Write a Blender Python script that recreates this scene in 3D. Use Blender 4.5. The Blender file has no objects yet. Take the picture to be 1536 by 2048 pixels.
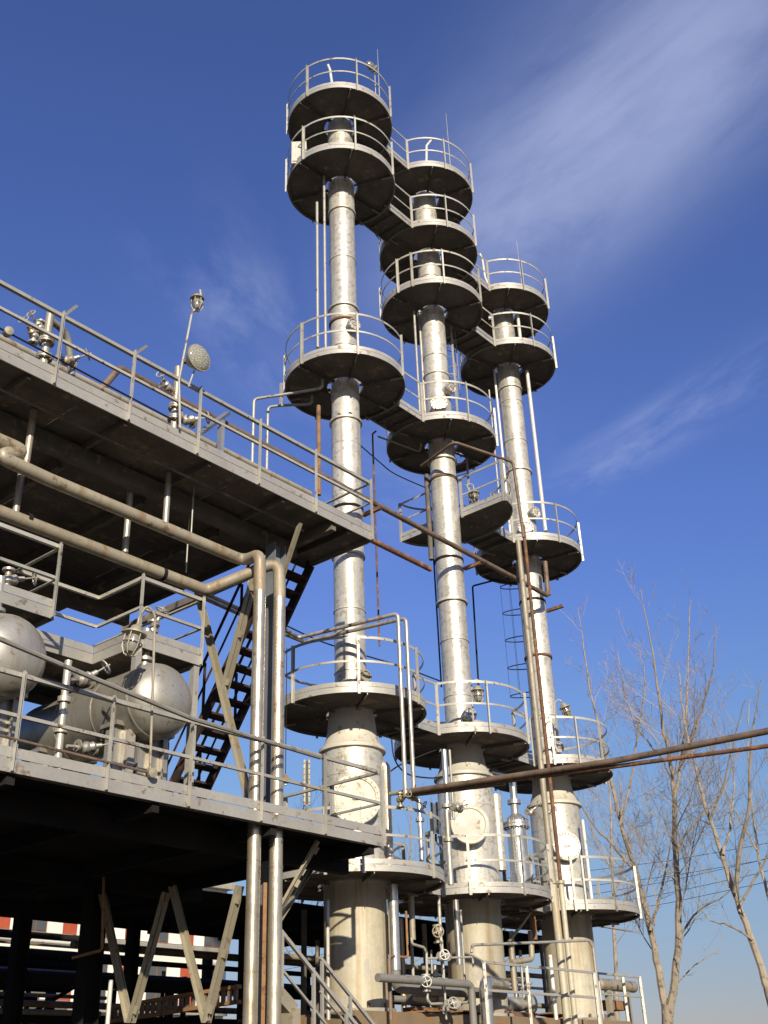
import bpy, bmesh, math, random
from mathutils import Vector, Matrix
random.seed(7)
PI = math.pi; R = math.radians
scn = bpy.context.scene
col = scn.collection
# ------------------------------------------------------------------ camera
# measured from the photograph: vertical vanishing point, horizon and deck direction
F_PX, PITCH, AZ = 2172.8, R(28.114), R(39.56)
UPX = Vector((-0.03738, 0.99930))              # image up of the true vertical (right, up)
fwd = Vector((math.cos(AZ), math.sin(AZ), 0)); rgt = Vector((math.sin(AZ), -math.cos(AZ), 0)); ZUP = Vector((0, 0, 1))
CAM = Vector((-14.19, -12.66, 1.6))
c_ax = fwd*math.cos(PITCH) + ZUP*math.sin(PITCH); c_up = ZUP*math.cos(PITCH) - fwd*math.sin(PITCH)
c_x = rgt*UPX.y + c_up*UPX.x; c_y = c_up*UPX.y - rgt*UPX.x
cd = bpy.data.cameras.new('camera'); cam = bpy.data.objects.new('camera', cd); col.objects.link(cam)
cam.matrix_world = Matrix(((c_x.x, c_y.x, -c_ax.x, CAM.x), (c_x.y, c_y.y, -c_ax.y, CAM.y), (c_x.z, c_y.z, -c_ax.z, CAM.z), (0, 0, 0, 1)))
cd.sensor_fit = 'VERTICAL'; cd.sensor_height = 24; cd.lens = 24*F_PX/2048; cd.clip_end = 3000; cd.clip_start = .1
scn.camera = cam
scn.render.resolution_x = 768; scn.render.resolution_y = 1024
# ------------------------------------------------------------------ sky, sun, exposure
SUN_AZ, SUN_EL = R(231), R(21.5)                 # direction towards the sun
world = bpy.data.worlds.new('World'); scn.world = world; world.use_nodes = True
wn = world.node_tree; wn.nodes.clear()
def node(t, kind, **kw):
    n = t.nodes.new(kind)
    for k, v in kw.items():
        if k[0] == 'i' and k[1:].isdigit(): n.inputs[int(k[1:])].default_value = v
        else: setattr(n, k, v)
    return n
def mth(t, op, a, b=None, c=None):
    n = t.nodes.new('ShaderNodeMath'); n.operation = op
    for i, v in enumerate((a, b, c)):
        if v is None: continue
        if isinstance(v, (int, float)): n.inputs[i].default_value = v
        else: t.links.new(v, n.inputs[i])
    return n.outputs[0]
sky = node(wn, 'ShaderNodeTexSky', sky_type='NISHITA', sun_disc=False, sun_elevation=SUN_EL, sun_rotation=PI/2-SUN_AZ,
           altitude=200, air_density=1.0, dust_density=0.3, ozone_density=3.0)
tc = node(wn, 'ShaderNodeTexCoord')
sep = node(wn, 'ShaderNodeSeparateXYZ'); wn.links.new(tc.outputs['Generated'], sep.inputs[0])
zz = mth(wn, 'MAXIMUM', sep.outputs[2], .03)
cu = mth(wn, 'DIVIDE', sep.outputs[0], zz); cv = mth(wn, 'DIVIDE', sep.outputs[1], zz)
def ray(x, y):
    a, b = x-768, 1024-y
    return (c_ax*F_PX + c_x*a + c_y*b).normalized()
def cloud_uv(x, y):
    r = ray(x, y); return Vector((r.x/r.z, r.y/r.z))
def streak(p0, p1, width, scale, lo, hi, dens, seed):
    """a cirrus streak lying in the cloud layer between two points, torn by stretched noise"""
    a, b = cloud_uv(*p0), cloud_uv(*p1); c = (a+b)/2; d = (b-a); L = d.length*.55; d.normalize()
    du = mth(wn, 'SUBTRACT', cu, c.x); dv = mth(wn, 'SUBTRACT', cv, c.y)
    s = mth(wn, 'ADD', mth(wn, 'MULTIPLY', du, d.x), mth(wn, 'MULTIPLY', dv, d.y))
    q = mth(wn, 'ADD', mth(wn, 'MULTIPLY', du, -d.y), mth(wn, 'MULTIPLY', dv, d.x))
    cmb = node(wn, 'ShaderNodeCombineXYZ', i2=seed)
    wn.links.new(mth(wn, 'MULTIPLY', s, scale*.42), cmb.inputs[0]); wn.links.new(mth(wn, 'MULTIPLY', q, scale), cmb.inputs[1])
    nz = node(wn, 'ShaderNodeTexNoise', i2=1.0, i3=9.0, i4=.62); nz.inputs['Distortion'].default_value = .35
    wn.links.new(cmb.outputs[0], nz.inputs['Vector'])
    mr = node(wn, 'ShaderNodeMapRange', interpolation_type='SMOOTHSTEP', i1=lo, i2=hi); wn.links.new(nz.outputs[0], mr.inputs[0])
    e = mth(wn, 'ADD', mth(wn, 'POWER', mth(wn, 'ABSOLUTE', mth(wn, 'DIVIDE', s, L)), 3.0), mth(wn, 'POWER', mth(wn, 'ABSOLUTE', mth(wn, 'DIVIDE', q, width)), 2.2))
    m = mth(wn, 'POWER', 2.718, mth(wn, 'MULTIPLY', e, -1.0))
    return mth(wn, 'MULTIPLY', mth(wn, 'MULTIPLY', m, mr.outputs[0]), dens)
CL = [streak((890, 590), (1660, -170), .15, 4.4, .14, .64, .64, 3.1),
      streak((380, 480), (620, 820), .09, 6, .40, .74, .34, 8.2),
      streak((560, 700), (860, 1080), .24, 4, .34, .80, .26, 1.7),
      streak((1120, 980), (1536, 720), .07, 7, .38, .75, .42, 5.5),
      streak((0, 720), (60, 600), .12, 5, .38, .78, .2, 2.6)]
tot = CL[0]
for c_ in CL[1:]: tot = mth(wn, 'MAXIMUM', tot, c_)
# winter air: deep blue overhead, greyer towards the horizon, the same all the way round
def ramp(z0, z1, a, b):
    n = node(wn, 'ShaderNodeMapRange', interpolation_type='SMOOTHSTEP', i1=z0, i2=z1, i3=a, i4=b); wn.links.new(sep.outputs[2], n.inputs[0]); return n.outputs[0]
tint = node(wn, 'ShaderNodeCombineColor')
for i_, r_ in enumerate((ramp(.0, .30, .62, 1.0), ramp(.0, .30, .52, 1.04), ramp(.0, .48, .62, 1.62))): wn.links.new(r_, tint.inputs[i_])
skm = node(wn, 'ShaderNodeMix', data_type='RGBA', blend_type='MULTIPLY', i0=1.0); wn.links.new(sky.outputs[0], skm.inputs[6]); wn.links.new(tint.outputs[0], skm.inputs[7])
mixn = node(wn, 'ShaderNodeMix', data_type='RGBA'); wn.links.new(tot, mixn.inputs[0]); wn.links.new(skm.outputs[2], mixn.inputs[6])
mixn.inputs[7].default_value = (5.2, 5.9, 8.6, 1)
SKY_STR = 0.08
bg = node(wn, 'ShaderNodeBackground'); bg.inputs[1].default_value = SKY_STR
wn.links.new(mixn.outputs[2], bg.inputs[0])
wo = node(wn, 'ShaderNodeOutputWorld'); wn.links.new(bg.outputs[0], wo.inputs[0])
sd = bpy.data.lights.new('sun', 'SUN'); sd.energy = 5.0; sd.angle = R(.53); sd.color = (1, .90, .73)
so = bpy.data.objects.new('sun', sd); col.objects.link(so); so.location = (-30, -40, 40)
sdir = Vector((math.cos(SUN_EL)*math.cos(SUN_AZ), math.cos(SUN_EL)*math.sin(SUN_AZ), math.sin(SUN_EL)))
so.rotation_euler = sdir.to_track_quat('Z', 'Y').to_euler()
vs = scn.view_settings; vs.view_transform = 'Standard'; vs.look = 'None'; vs.exposure = .32; vs.gamma = 1; vs.use_curve_mapping = False
# ------------------------------------------------------------------ photo pixel -> place helpers
def pX(x, y, X): r = ray(x, y); return CAM + r*((X-CAM.x)/r.x)
def pY(x, y, Y): r = ray(x, y); return CAM + r*((Y-CAM.y)/r.y)
def pZ(x, y, Z): r = ray(x, y); return CAM + r*((Z-CAM.z)/r.z)
def pV(x, y, P):
    r = ray(x, y); d = math.hypot(P[0]-CAM.x, P[1]-CAM.y); q = CAM + r*(d/math.hypot(r.x, r.y)); return q
def zV(x, y, P): return pV(x, y, P).z
# ------------------------------------------------------------------ materials
MATS = {}
def mat(name, c1, c2=None, rough=.5, metal=0., spots=None, spot_amt=.0, streak=None, streak_amt=0., nscale=1.6, fine=28., bump=.15, var=.12, sp_scale=6., fleck=.25):
    m = bpy.data.materials.new(name); m.use_nodes = True; t = m.node_tree; t.nodes.clear()
    out = node(t, 'ShaderNodeOutputMaterial'); b = node(t, 'ShaderNodeBsdfPrincipled'); t.links.new(b.outputs[0], out.inputs[0])
    tc = node(t, 'ShaderNodeTexCoord'); oi = node(t, 'ShaderNodeObjectInfo')
    off = node(t, 'ShaderNodeVectorMath', operation='SCALE'); off.inputs[0].default_value = (13.1, 7.7, 5.3); t.links.new(oi.outputs['Random'], off.inputs['Scale'])
    vec = node(t, 'ShaderNodeVectorMath', operation='ADD'); t.links.new(tc.outputs['Object'], vec.inputs[0]); t.links.new(off.outputs[0], vec.inputs[1])
    V = vec.outputs[0]
    def noise(sc, det=5, rg=.6, st=None):
        n = node(t, 'ShaderNodeTexNoise', i2=sc, i3=det, i4=rg)
        if st:
            mp = node(t, 'ShaderNodeMapping'); mp.inputs['Scale'].default_value = st; t.links.new(V, mp.inputs[0]); t.links.new(mp.outputs[0], n.inputs['Vector'])
        else: t.links.new(V, n.inputs['Vector'])
        return n.outputs[0]
    def rng(s, lo, hi, a=0., b_=1.):
        r = node(t, 'ShaderNodeMapRange', i1=lo, i2=hi, i3=a, i4=b_); t.links.new(s, r.inputs[0]); return r.outputs[0]
    def mix(f, a, b_, mode='MIX'):
        n = node(t, 'ShaderNodeMix', data_type='RGBA', blend_type=mode)
        for i, v in ((0, f), (6, a), (7, b_)):
            if isinstance(v, (int, float)): n.inputs[i].default_value = v
            elif isinstance(v, tuple): n.inputs[i].default_value = (*v, 1)
            else: t.links.new(v, n.inputs[i])
        return n.outputs[2]
    c2 = c2 or tuple(x*.72 for x in c1)
    big = noise(nscale); base = mix(rng(big, .35, .68), c1, c2)
    fn = noise(fine, 6, .7)
    base = mix(rng(fn, .35, .7, 0, fleck), base, tuple(x*.45 for x in c1))
    rg = rng(noise(nscale*3), .3, .7, rough-.1, rough+.12)
    if spots:
        s = rng(noise(sp_scale, 8, .68), .60-spot_amt*.25, .66-spot_amt*.2); base = mix(s, base, spots)
    if streak:
        s = rng(noise(1.0, 4, .6, (7, 7, .35)), .56-streak_amt*.2, .74-streak_amt*.1, 0, .85); base = mix(s, base, streak)
    v_ = rng(oi.outputs['Random'], 0, 1, 1-var, 1+var)
    vm = node(t, 'ShaderNodeVectorMath', operation='SCALE'); t.links.new(base, vm.inputs[0]); t.links.new(v_, vm.inputs['Scale'])
    t.links.new(vm.outputs[0], b.inputs['Base Color']); t.links.new(rg, b.inputs['Roughness']); b.inputs['Metallic'].default_value = metal
    if bump:
        bp = node(t, 'ShaderNodeBump', i0=bump, i1=.01); t.links.new(fn, bp.inputs['Height']); t.links.new(bp.outputs[0], b.inputs['Normal'])
    if name in ('dark', 'under', 'tread'): b.inputs['Specular IOR Level'].default_value = .12
    MATS[name] = m; return m
mat('silver', (.72, .68, .59), (.58, .54, .45), .40, .40, (.40, .36, .28), .30, (.40, .35, .25), .38, 1.4, 24, .45, .12, 9, .42)
mat('tank_silver', (.46, .43, .37), (.36, .34, .29), .42, .55, (.25, .20, .13), .03, (.32, .28, .20), .2, 1.2, 30, .08)
mat('shiny', (.66, .65, .62), (.52, .51, .48), .28, .8, None, 0, (.34, .24, .12), .12, 2, 30, .03, .1, 6, .06)
mat('pipe_silver', (.55, .52, .45), (.42, .38, .30), .40, .5, (.20, .12, .05), .05, (.32, .20, .08), .35, 2.2, 26, .1)
mat('cover', (.60, .56, .47), (.50, .46, .37), .6, .1, (.28, .22, .13), .1)
mat('riser', (.62, .55, .42), (.52, .42, .28), .30, .75, (.36, .24, .12), .03, (.44, .31, .15), .15, 2.2, 26, .03, .1, 6, .08)
mat('cream', (.49, .445, .33), (.40, .355, .25), .55, .08, (.36, .33, .27), .28, (.28, .19, .09), .42, 1.3, 20, .25, .12, 4, .3)
mat('rail', (.46, .44, .38), (.37, .35, .29), .5, .25, (.16, .09, .05), .08, None, 0, 4, 40, .1, .14)
mat('fascia', (.38, .36, .32), (.31, .29, .26), .55, .2, (.20, .15, .10), .05, None, 0, 1.2, 24, .12, .08)
mat('rim_light', (.44, .42, .37), (.35, .335, .295), .5, .25, (.22, .16, .10), .12, None, 0, 2, 24, .15, .08)
mat('under', (.175, .155, .13), (.105, .092, .078), .75, .0, (.24, .19, .14), .12, None, 0, 1.7, 9, .2, .1, 3.5, .5)  # base darkened to put the shade below floors into the paint; stains on top
mat('dark', (.022, .020, .019), (.014, .013, .012), .9, .0)  # near-black base also paints in the deep shade below lower deck and rear racks
mat('rust', (.17, .085, .045), (.10, .05, .028), .8, .0, (.28, .13, .05), .3, None, 0, 4, 30, .3)
mat('orange_rust', (.29, .155, .065), (.21, .11, .05), .75, .0, (.12, .06, .03), .2, None, 0, 4, 30, .2)
mat('brown_pipe', (.22, .15, .10), (.13, .09, .065), .6, .1, (.10, .06, .04), .2, None, 0, 3, 30, .2)
mat('tread', (.06, .038, .03), (.035, .025, .022), .75, .1, (.14, .06, .03), .2)
mat('insul', (.27, .255, .225), (.22, .205, .18), .6, .1, (.15, .13, .1), .1, None, 0, 1.5, 26, .2)
mat('tanpipe', (.36, .32, .24), (.28, .24, .17), .55, .2, (.18, .12, .07), .1, (.24, .15, .07), .15, 1.5, 26, .15)
mat('steel_tan', (.35, .31, .225), (.29, .255, .18), .55, .2, (.24, .17, .10), .05, None, 0, 1.6, 24, .15)
mat('white', (.72, .70, .63), (.62, .60, .53), .5, .1, (.35, .28, .18), .04)
mat('grey_blue', (.23, .245, .27), (.18, .19, .21), .5, .2)
mat('blue_dark', (.05, .065, .10), (.035, .045, .07), .35, .3)
mat('brass', (.42, .34, .20), (.30, .24, .14), .45, .6)
mat('concrete', (.34, .31, .26), (.26, .235, .195), .85, 0, (.2, .17, .13), .15, None, 0, 1.2, 14, .3)
mat('plinth', (.26, .20, .12), (.17, .12, .07), .85, 0, (.25, .13, .05), .3, None, 0, 1.2, 14, .3)
mat('ground', (.085, .076, .06), (.06, .053, .043), .95, 0, (.08, .07, .055), .2, None, 0, .25, 5, .3, 0)
mat('bark', (.34, .28, .20), (.22, .175, .12), .85, 0, (.12, .10, .075), .2, None, 0, 3, 18, .35)
mat('twig', (.34, .27, .19), (.27, .21, .15), .85, 0, None, 0, None, 0, 3, 18, 0)
mat('red_panel', (.42, .085, .035), (.36, .07, .03), .6)
mat('white_panel', (.85, .82, .70), (.80, .77, .65), .6)
mat('frame_brown', (.20, .10, .06), None, .6)
mat('bulb', (.30, .29, .24), (.24, .23, .19), .15, .3)
mat('black', (.015, .015, .016), None, .5)
g = bpy.data.materials.new('glass_pane'); g.use_nodes = True; b = g.node_tree.nodes['Principled BSDF']
b.inputs['Base Color'].default_value = (.10, .11, .11, 1); b.inputs['Roughness'].default_value = .08; b.inputs['Metallic'].default_value = .2; MATS['pane'] = g
g = bpy.data.materials.new('lamp_glass'); g.use_nodes = True; b = g.node_tree.nodes['Principled BSDF']
b.inputs['Base Color'].default_value = (.80, .80, .70, 1); b.inputs['Roughness'].default_value = .12; b.inputs['Transmission Weight'].default_value = .75; b.inputs['IOR'].default_value = 1.3; MATS['lamp_glass'] = g
g = bpy.data.materials.new('mirror'); g.use_nodes = True; b = g.node_tree.nodes['Principled BSDF']
b.inputs['Base Color'].default_value = (.75, .74, .70, 1); b.inputs['Roughness'].default_value = .2; b.inputs['Metallic'].default_value = 1.0; MATS['mirror'] = g
# ------------------------------------------------------------------ mesh builder
ORG = {}
def V3(p): return Vector(p)
def perp(d):
    d = d.normalized(); a = Vector((0, 0, 1)) if abs(d.z) < .9 else Vector((1, 0, 0))
    u = d.cross(a).normalized(); return u, d.cross(u).normalized()
def fil(pts, r, k=5):
    pts = [V3(p) for p in pts]; out = [pts[0]]
    for i in range(1, len(pts)-1):
        p = pts[i]; a = pts[i-1]-p; b = pts[i+1]-p; la, lb = a.length, b.length
        if la < 1e-5 or lb < 1e-5: continue
        ang = a.angle(b)
        if ang > 3.12: out.append(p); continue
        t = min(r/math.tan(ang/2), la*.49, lb*.49); a.normalize(); b.normalize(); s = p+a*t; e = p+b*t
        for j in range(k+1):
            w = j/k; out.append(s*(1-w)**2 + p*2*w*(1-w) + e*w*w)
    out.append(pts[-1]); return out
class M:
    def __init__(s): s.v = []; s.f = []
    def add(s, v, f):
        n = len(s.v); s.v += [V3(p) for p in v]; s.f += [tuple(i+n for i in q) for q in f]; return s
    def bar(s, p, q, w, h, up=(0, 0, 1)):
        """box beam p->q, w across, h along up"""
        p, q = V3(p), V3(q); d = (q-p).normalized(); up = V3(up)
        sd = d.cross(up)
        if sd.length < 1e-4: sd = d.cross(Vector((1, 0, 0)))
        sd.normalize(); u = sd.cross(d).normalized(); a, b = sd*w/2, u*h/2
        vs = [e+x for e in (p, q) for x in (-a-b, a-b, a+b, -a+b)]
        return s.add(vs, [(3, 2, 1, 0), (4, 5, 6, 7), (0, 1, 5, 4), (1, 2, 6, 5), (2, 3, 7, 6), (3, 0, 4, 7)])
    def box(s, x0, x1, y0, y1, z0, z1):
        return s.bar((x0, (y0+y1)/2, (z0+z1)/2), (x1, (y0+y1)/2, (z0+z1)/2), abs(y1-y0), abs(z1-z0))
    def ell(s, p, q, w, t, d1, d2):
        """angle-iron: two legs of width w along d1 and d2"""
        d1, d2 = V3(d1).normalized(), V3(d2).normalized(); p, q = V3(p), V3(q)
        prof = [d1*0, d1*w, d1*w+d2*t, d1*t+d2*t, d1*t+d2*w, d2*w]
        vs = [e+x for e in (p, q) for x in prof]
        fs = [(0, 1, 2, 3), (0, 3, 4, 5), (9, 8, 7, 6), (11, 10, 9, 6)] + [(i, (i+1) % 6, (i+1) % 6+6, i+6) for i in range(6)]
        return s.add(vs, fs)
    def tube(s, pts, r, n=10, cap=True, r1=None):
        pts = [V3(p) for p in pts]; N = len(pts); u, w = None, None; vs = []; fs = []
        for i, p in enumerate(pts):
            d = (pts[min(i+1, N-1)]-pts[max(i-1, 0)])
            if d.length < 1e-7: d = Vector((0, 0, 1))
            d.normalize()
            if u is None: u, w = perp(d)
            else:
                u = (u-d*u.dot(d))
                if u.length < 1e-5: u, w = perp(d)
                u.normalize(); w = d.cross(u)
            rr = r if r1 is None else r+(r1-r)*i/(N-1)
            vs += [p+(u*math.cos(2*PI*k/n)+w*math.sin(2*PI*k/n))*rr for k in range(n)]
        for i in range(N-1):
            fs += [(i*n+k, i*n+(k+1) % n, (i+1)*n+(k+1) % n, (i+1)*n+k) for k in range(n)]
        if cap: fs += [tuple(range(n-1, -1, -1)), tuple((N-1)*n+k for k in range(n))]
        return s.add(vs, fs)
    def lathe(s, prof, o, ax=(0, 0, 1), n=32, closed=False, a0=0, a1=2*PI):
        o = V3(o); ax = V3(ax).normalized()
        u, w = (Vector((1, 0, 0)), Vector((0, 1, 0))) if abs(ax.z) > .999 else perp(ax)
        if abs(ax.z) > .999 and ax.z < 0: w = -w
        vs = []; fs = []; m = len(prof)
        for k in range(n):
            a = 2*PI*k/n; d = u*math.cos(a)+w*math.sin(a); vs += [o+d*r+ax*h for r, h in prof]
        mm = m if closed else m-1
        for k in range(n):
            k2 = (k+1) % n
            fs += [(k*m+j, k2*m+j, k2*m+(j+1) % m, k*m+(j+1) % m) for j in range(mm)]
        if not closed:
            if prof[0][0] > 1e-4: fs.append(tuple(k*m for k in range(n-1, -1, -1)))
            if prof[-1][0] > 1e-4: fs.append(tuple(k*m+m-1 for k in range(n)))
        return s.add(vs, fs)
    def arc(s, c, Rr, z, a0, a1, w, h, n=None, ry=None):
        """flat bar bent along an arc, w radial, h high, centred at height z"""
        n = n or max(6, int(abs(a1-a0)/R(7))); vs = []; fs = []
        for i in range(n+1):
            a = a0+(a1-a0)*i/n; d = Vector((math.cos(a), math.sin(a), 0))
            for rr, zz_ in ((-w/2, -h/2), (w/2, -h/2), (w/2, h/2), (-w/2, h/2)):
                vs.append((c[0]+d.x*(Rr+rr), c[1]+d.y*((ry or Rr)+rr), z+zz_))
        for i in range(n): fs += [(i*4+k, (i+1)*4+k, (i+1)*4+(k+1) % 4, i*4+(k+1) % 4) for k in range(4)]
        fs += [(0, 1, 2, 3), (n*4+3, n*4+2, n*4+1, n*4)]
        return s.add(vs, fs)
    def plate(s, loops, z0, z1):
        """flat plate from an outline and hole loops"""
        bm = bmesh.new(); es = []
        for lp in loops:
            vv = [bm.verts.new((p[0], p[1], z1)) for p in lp]
            es += [bm.edges.new((vv[i], vv[(i+1) % len(vv)])) for i in range(len(vv))]
        bmesh.ops.triangle_fill(bm, use_beauty=True, use_dissolve=False, edges=es)
        bm.verts.index_update(); n = len(bm.verts); base = [v.co.copy() for v in bm.verts]; tf = []
        for f_ in bm.faces:
            ids = [v.index for v in f_.verts]
            if f_.normal.z < 0: ids.reverse()
            tf.append(tuple(ids))
        bm.free()
        vs = base+[Vector((p.x, p.y, z0)) for p in base]; fs = tf+[tuple(i+n for i in reversed(q)) for q in tf]; k = 0
        for li, lp in enumerate(loops):
            m = len(lp); area = sum(lp[i][0]*lp[(i+1) % m][1]-lp[(i+1) % m][0]*lp[i][1] for i in range(m))
            for i in range(m):
                q = (k+i, k+(i+1) % m, k+(i+1) % m+n, k+i+n)
                fs.append(q if ((area < 0) == (li == 0)) else q[::-1])
            k += m
        return s.add(vs, fs)
    def mesh(s, name, mt, org, ang=38):
        me = bpy.data.meshes.new(name); me.from_pydata([tuple(p-org) for p in s.v], [], s.f)
        me.materials.append(MATS[mt] if isinstance(mt, str) else mt); me.polygons.foreach_set('use_smooth', [True]*len(me.polygons))
        me.set_sharp_from_angle(angle=R(ang)); me.update(); return me
    def part(s, name, mt, parent, label=None, kind=None):
        org = ORG[parent.name]; o = bpy.data.objects.new(name, s.mesh(name, mt, org)); col.objects.link(o); o.parent = parent
        ORG[o.name] = org
        if label: o['label'] = label
        if kind: o['kind'] = kind
        return o
    def thing(s, name, mt, label, cat, group=None, kind=None):
        lo = [min(p[i] for p in s.v) for i in range(3)]; hi = [max(p[i] for p in s.v) for i in range(3)]
        org = Vector(((lo[0]+hi[0])/2, (lo[1]+hi[1])/2, lo[2]))
        o = bpy.data.objects.new(name, s.mesh(name, mt, org)); col.objects.link(o); o.location = org; ORG[o.name] = org
        if kind: o['kind'] = kind
        if kind != 'structure': o['label'] = label; o['category'] = cat
        if group: o['group'] = group
        return o
def T(name, label, cat, loc, group=None):
    o = bpy.data.objects.new(name, None); col.objects.link(o); o.location = loc; o.empty_display_size = .2
    o['label'] = label; o['category'] = cat
    if group: o['group'] = group
    ORG[o.name] = V3(loc); return o
def pol(c, r, a, z=0): return Vector((c[0]+r*math.cos(a), c[1]+r*math.sin(a), z))
# ------------------------------------------------------------------ ground
def big_sheet(name, x0, x1, y0, y1, z, mt, n=1):
    m = M(); vs = [(x0+(x1-x0)*i/n, y0+(y1-y0)*j/n, z) for i in range(n+1) for j in range(n+1)]
    m.add(vs, [(i*(n+1)+j, (i+1)*(n+1)+j, (i+1)*(n+1)+j+1, i*(n+1)+j+1) for i in range(n) for j in range(n)])
    return m.thing(name, mt, '', '', kind='structure')
big_sheet('ground', -1200, 1200, -1200, 1200, 0, 'ground', 24)
ZB, XS = 2.71, (0., 3.31, 6.594)               # foot of the columns, column positions
LV = dict(a=4.65, b=7.60, h=12.90, c=14.74, d=18.61, e=20.43, f=22.39)
def zcol(ci, x, y, r):                          # height of a mark seen on the camera side of a column
    c = Vector((XS[ci], 0, 0)); d = (CAM-c); d.z = 0; d.normalize(); return zV(x, y, c+d*r)
RT, RL = .297, .54
CAMA = [math.atan2(CAM.y, CAM.x-x) for x in XS]   # direction to the camera from each column
cols = []
for i, lb in enumerate(('tallest silver distillation column, standing beside the corner of the steel decks',
                        'middle silver distillation column with the most round platforms, between two others',
                        'shortest silver distillation column at the end of the row beside the bare trees')):
    cols.append(T('distillation_tower', lb, 'distillation tower', (XS[i], 0, ZB), 'distillation columns in a row'))
TOP = (LV['f'], LV['f'], LV['e'])
def shell(ci, z0, z1, r, mt, name='shell_section'):
    M().lathe([(r, z0), (r, z1)], (XS[ci], 0, 0), n=56).part(name, mt, cols[ci])
def ring(ci, z, r, h, mt, name='band'):
    M().lathe([(r-.03, z-h/2), (r, z-h/2), (r, z+h/2), (r-.03, z+h/2)], (XS[ci], 0, 0), n=48, closed=True).part(name, mt, cols[ci])
for ci in range(3):
    c = (XS[ci], 0, 0)
    shell(ci, ZB, 4.70, .525, 'cream', 'skirt')
    ring(ci, ZB+.03, .62, .06, 'concrete', 'base_ring')
    for k in range(12): a_ = k*PI/6; M().lathe([(.022, ZB+.06), (.022, ZB+.13)], pol(c, .585, a_), n=6).part('anchor_bolt', 'rust', cols[ci])
    zl = zcol(ci, (703, 925, 1104)[ci], (1492, 1548, 1607)[ci], RL)        # lip of the wide part
    shell(ci, 4.70, zl, RL, 'silver', 'lower_shell')
    M().lathe([(RL+.002, zl), (RL+.055, zl+.01), (RL+.05, zl+.07), (RL-.02, zl+.12), (.455, zl+.30), (.42, 7.50), (.41, 7.69), (RT, 7.72)], c, n=56).part('cone', 'cover', cols[ci])
    ring(ci, 4.98, RL+.03, .05, 'silver')
    marks = [[(684, 412), (685, 606), (686, 634), (690, 832), (694, 1102)], [(873, 742), (884, 912), (887, 950), (906, 1196)], [(1016, 770), (1033, 936), (1077, 1308)]][ci]
    zs = [7.63]+sorted(zcol(ci, x, y, RT) for x, y in marks)+[TOP[ci]+.12]
    for k in range(len(zs)-1):
        shell(ci, zs[k]+.002, zs[k+1]-.002, RT+(.006 if k % 2 else -.004), 'silver')
        if k: ring(ci, zs[k], RT+(.03 if (k+ci) % 2 else .045), .05, 'rust' if (k+ci) % 3 == 0 else 'silver')
    zz_ = 8.4+.3*ci
    while zz_ < TOP[ci]-.3:
        if min(abs(zz_-q) for q in zs) > .25: ring(ci, zz_, RT+.011, .016, 'silver', 'lap_seam')
        zz_ += 1.22
    for z_ in (5.75, 6.45): ring(ci, z_, RL+.006, .018, 'silver', 'lap_seam')
    a_ = CAMA[ci]+(.55, -.35, .4)[ci]; M().bar(pol(c, RL+.002, a_, 5.02), pol(c, RL+.002, a_, zl-.02), .03, .008, (math.cos(a_), math.sin(a_), 0)).part('vertical_seam', 'silver', cols[ci])
    M().lathe([(RT, TOP[ci]+.12), (RT*.8, TOP[ci]+.2), (RT*.4, TOP[ci]+.25), (0, TOP[ci]+.26)], c, n=40).part('top_head', 'silver', cols[ci])
# manholes and nozzles: (column, pixel, radius, stand-off, shell radius, cover material)
def manhole(ci, x, y, r, so_, rs, mt='white', bolts=20, cover=True):
    c = Vector((XS[ci], 0, 0)); rr = ray(x, y); h = Vector((rr.x, rr.y)); o = Vector((CAM.x-c.x, CAM.y))
    A = h.dot(h); Bq = 2*o.dot(h); Cq = o.dot(o)-(rs+so_)**2; disc = max(Bq*Bq-4*A*Cq, 0); t_ = (-Bq-math.sqrt(disc))/(2*A); p = CAM+rr*t_
    d = Vector((p.x-c.x, p.y, 0)).normalized(); p0 = c+d*(rs-.08)+ZUP*p.z
    L = so_+.08
    nk = M().lathe([(r*.82, 0), (r*.82, L-.07)], p0, d, 28).part('manhole_neck', 'silver', cols[ci])
    fl = M().lathe([(r*.80, L-.075), (r, L-.075), (r, L-.04), (r*.80, L-.04)], p0, d, 32, closed=True).part('manhole_flange', 'silver', cols[ci])
    mc = M().lathe([(r*.99, L-.037), (r*.99, L-.004), (r*.96, L+.008), (r*.80, L+.008), (r*.77, L-.012), (r*.4, L-.006), (0, L-.002)], p0, d, 40)
    u, w = perp(d)
    cv_ = mc.part('manhole_cover', mt, cols[ci])
    if bolts:
        for k in range(bolts):
            a = 2*PI*k/bolts; q = p0+(u*math.cos(a)+w*math.sin(a))*r*.88
            M().lathe([(.016, L-.09), (.016, L+.022)], q, d, 6).part('bolt', 'steel_tan', cv_)
        M().tube(fil([p0+d*(L)+u*.05, p0+d*(L+.05)+u*.05, p0+d*(L+.05)-u*.05, p0+d*L-u*.05], .02), .008, 6).part('handle', 'steel_tan', cv_)
manhole(0, 712, 1597, .43, .16, RL, 'cover', 24)
manhole(1, 940, 1648, .37, .22, RL, 'cover', 0)
manhole(2, 1134, 1692, .30, .16, RL, 'white', 24)
manhole(1, 878, 806, .20, .24, RT, 'silver', 12)
manhole(1, 904, 774, .15, .20, RT, 'silver', 10)
manhole(0, 709, 648, .15, .16, RT, 'silver', 10)
manhole(0, 732, 1352, .12, .16, RT, 'steel_tan', 8)
manhole(2, 1052, 1056, .19, .10, RT, 'white', 14)
manhole(2, 1072, 1024, .15, .18, RT, 'silver', 10)
manhole(1, 941, 1428, .14, .16, RT, 'silver', 8)
manhole(2, 1118, 1494, .13, .16, RT, 'silver', 8)
manhole(0, 700, 828, .05, .03, RT, 'rust', 0); manhole(0, 678, 830, .045, .03, RT, 'rust', 0)
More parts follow.
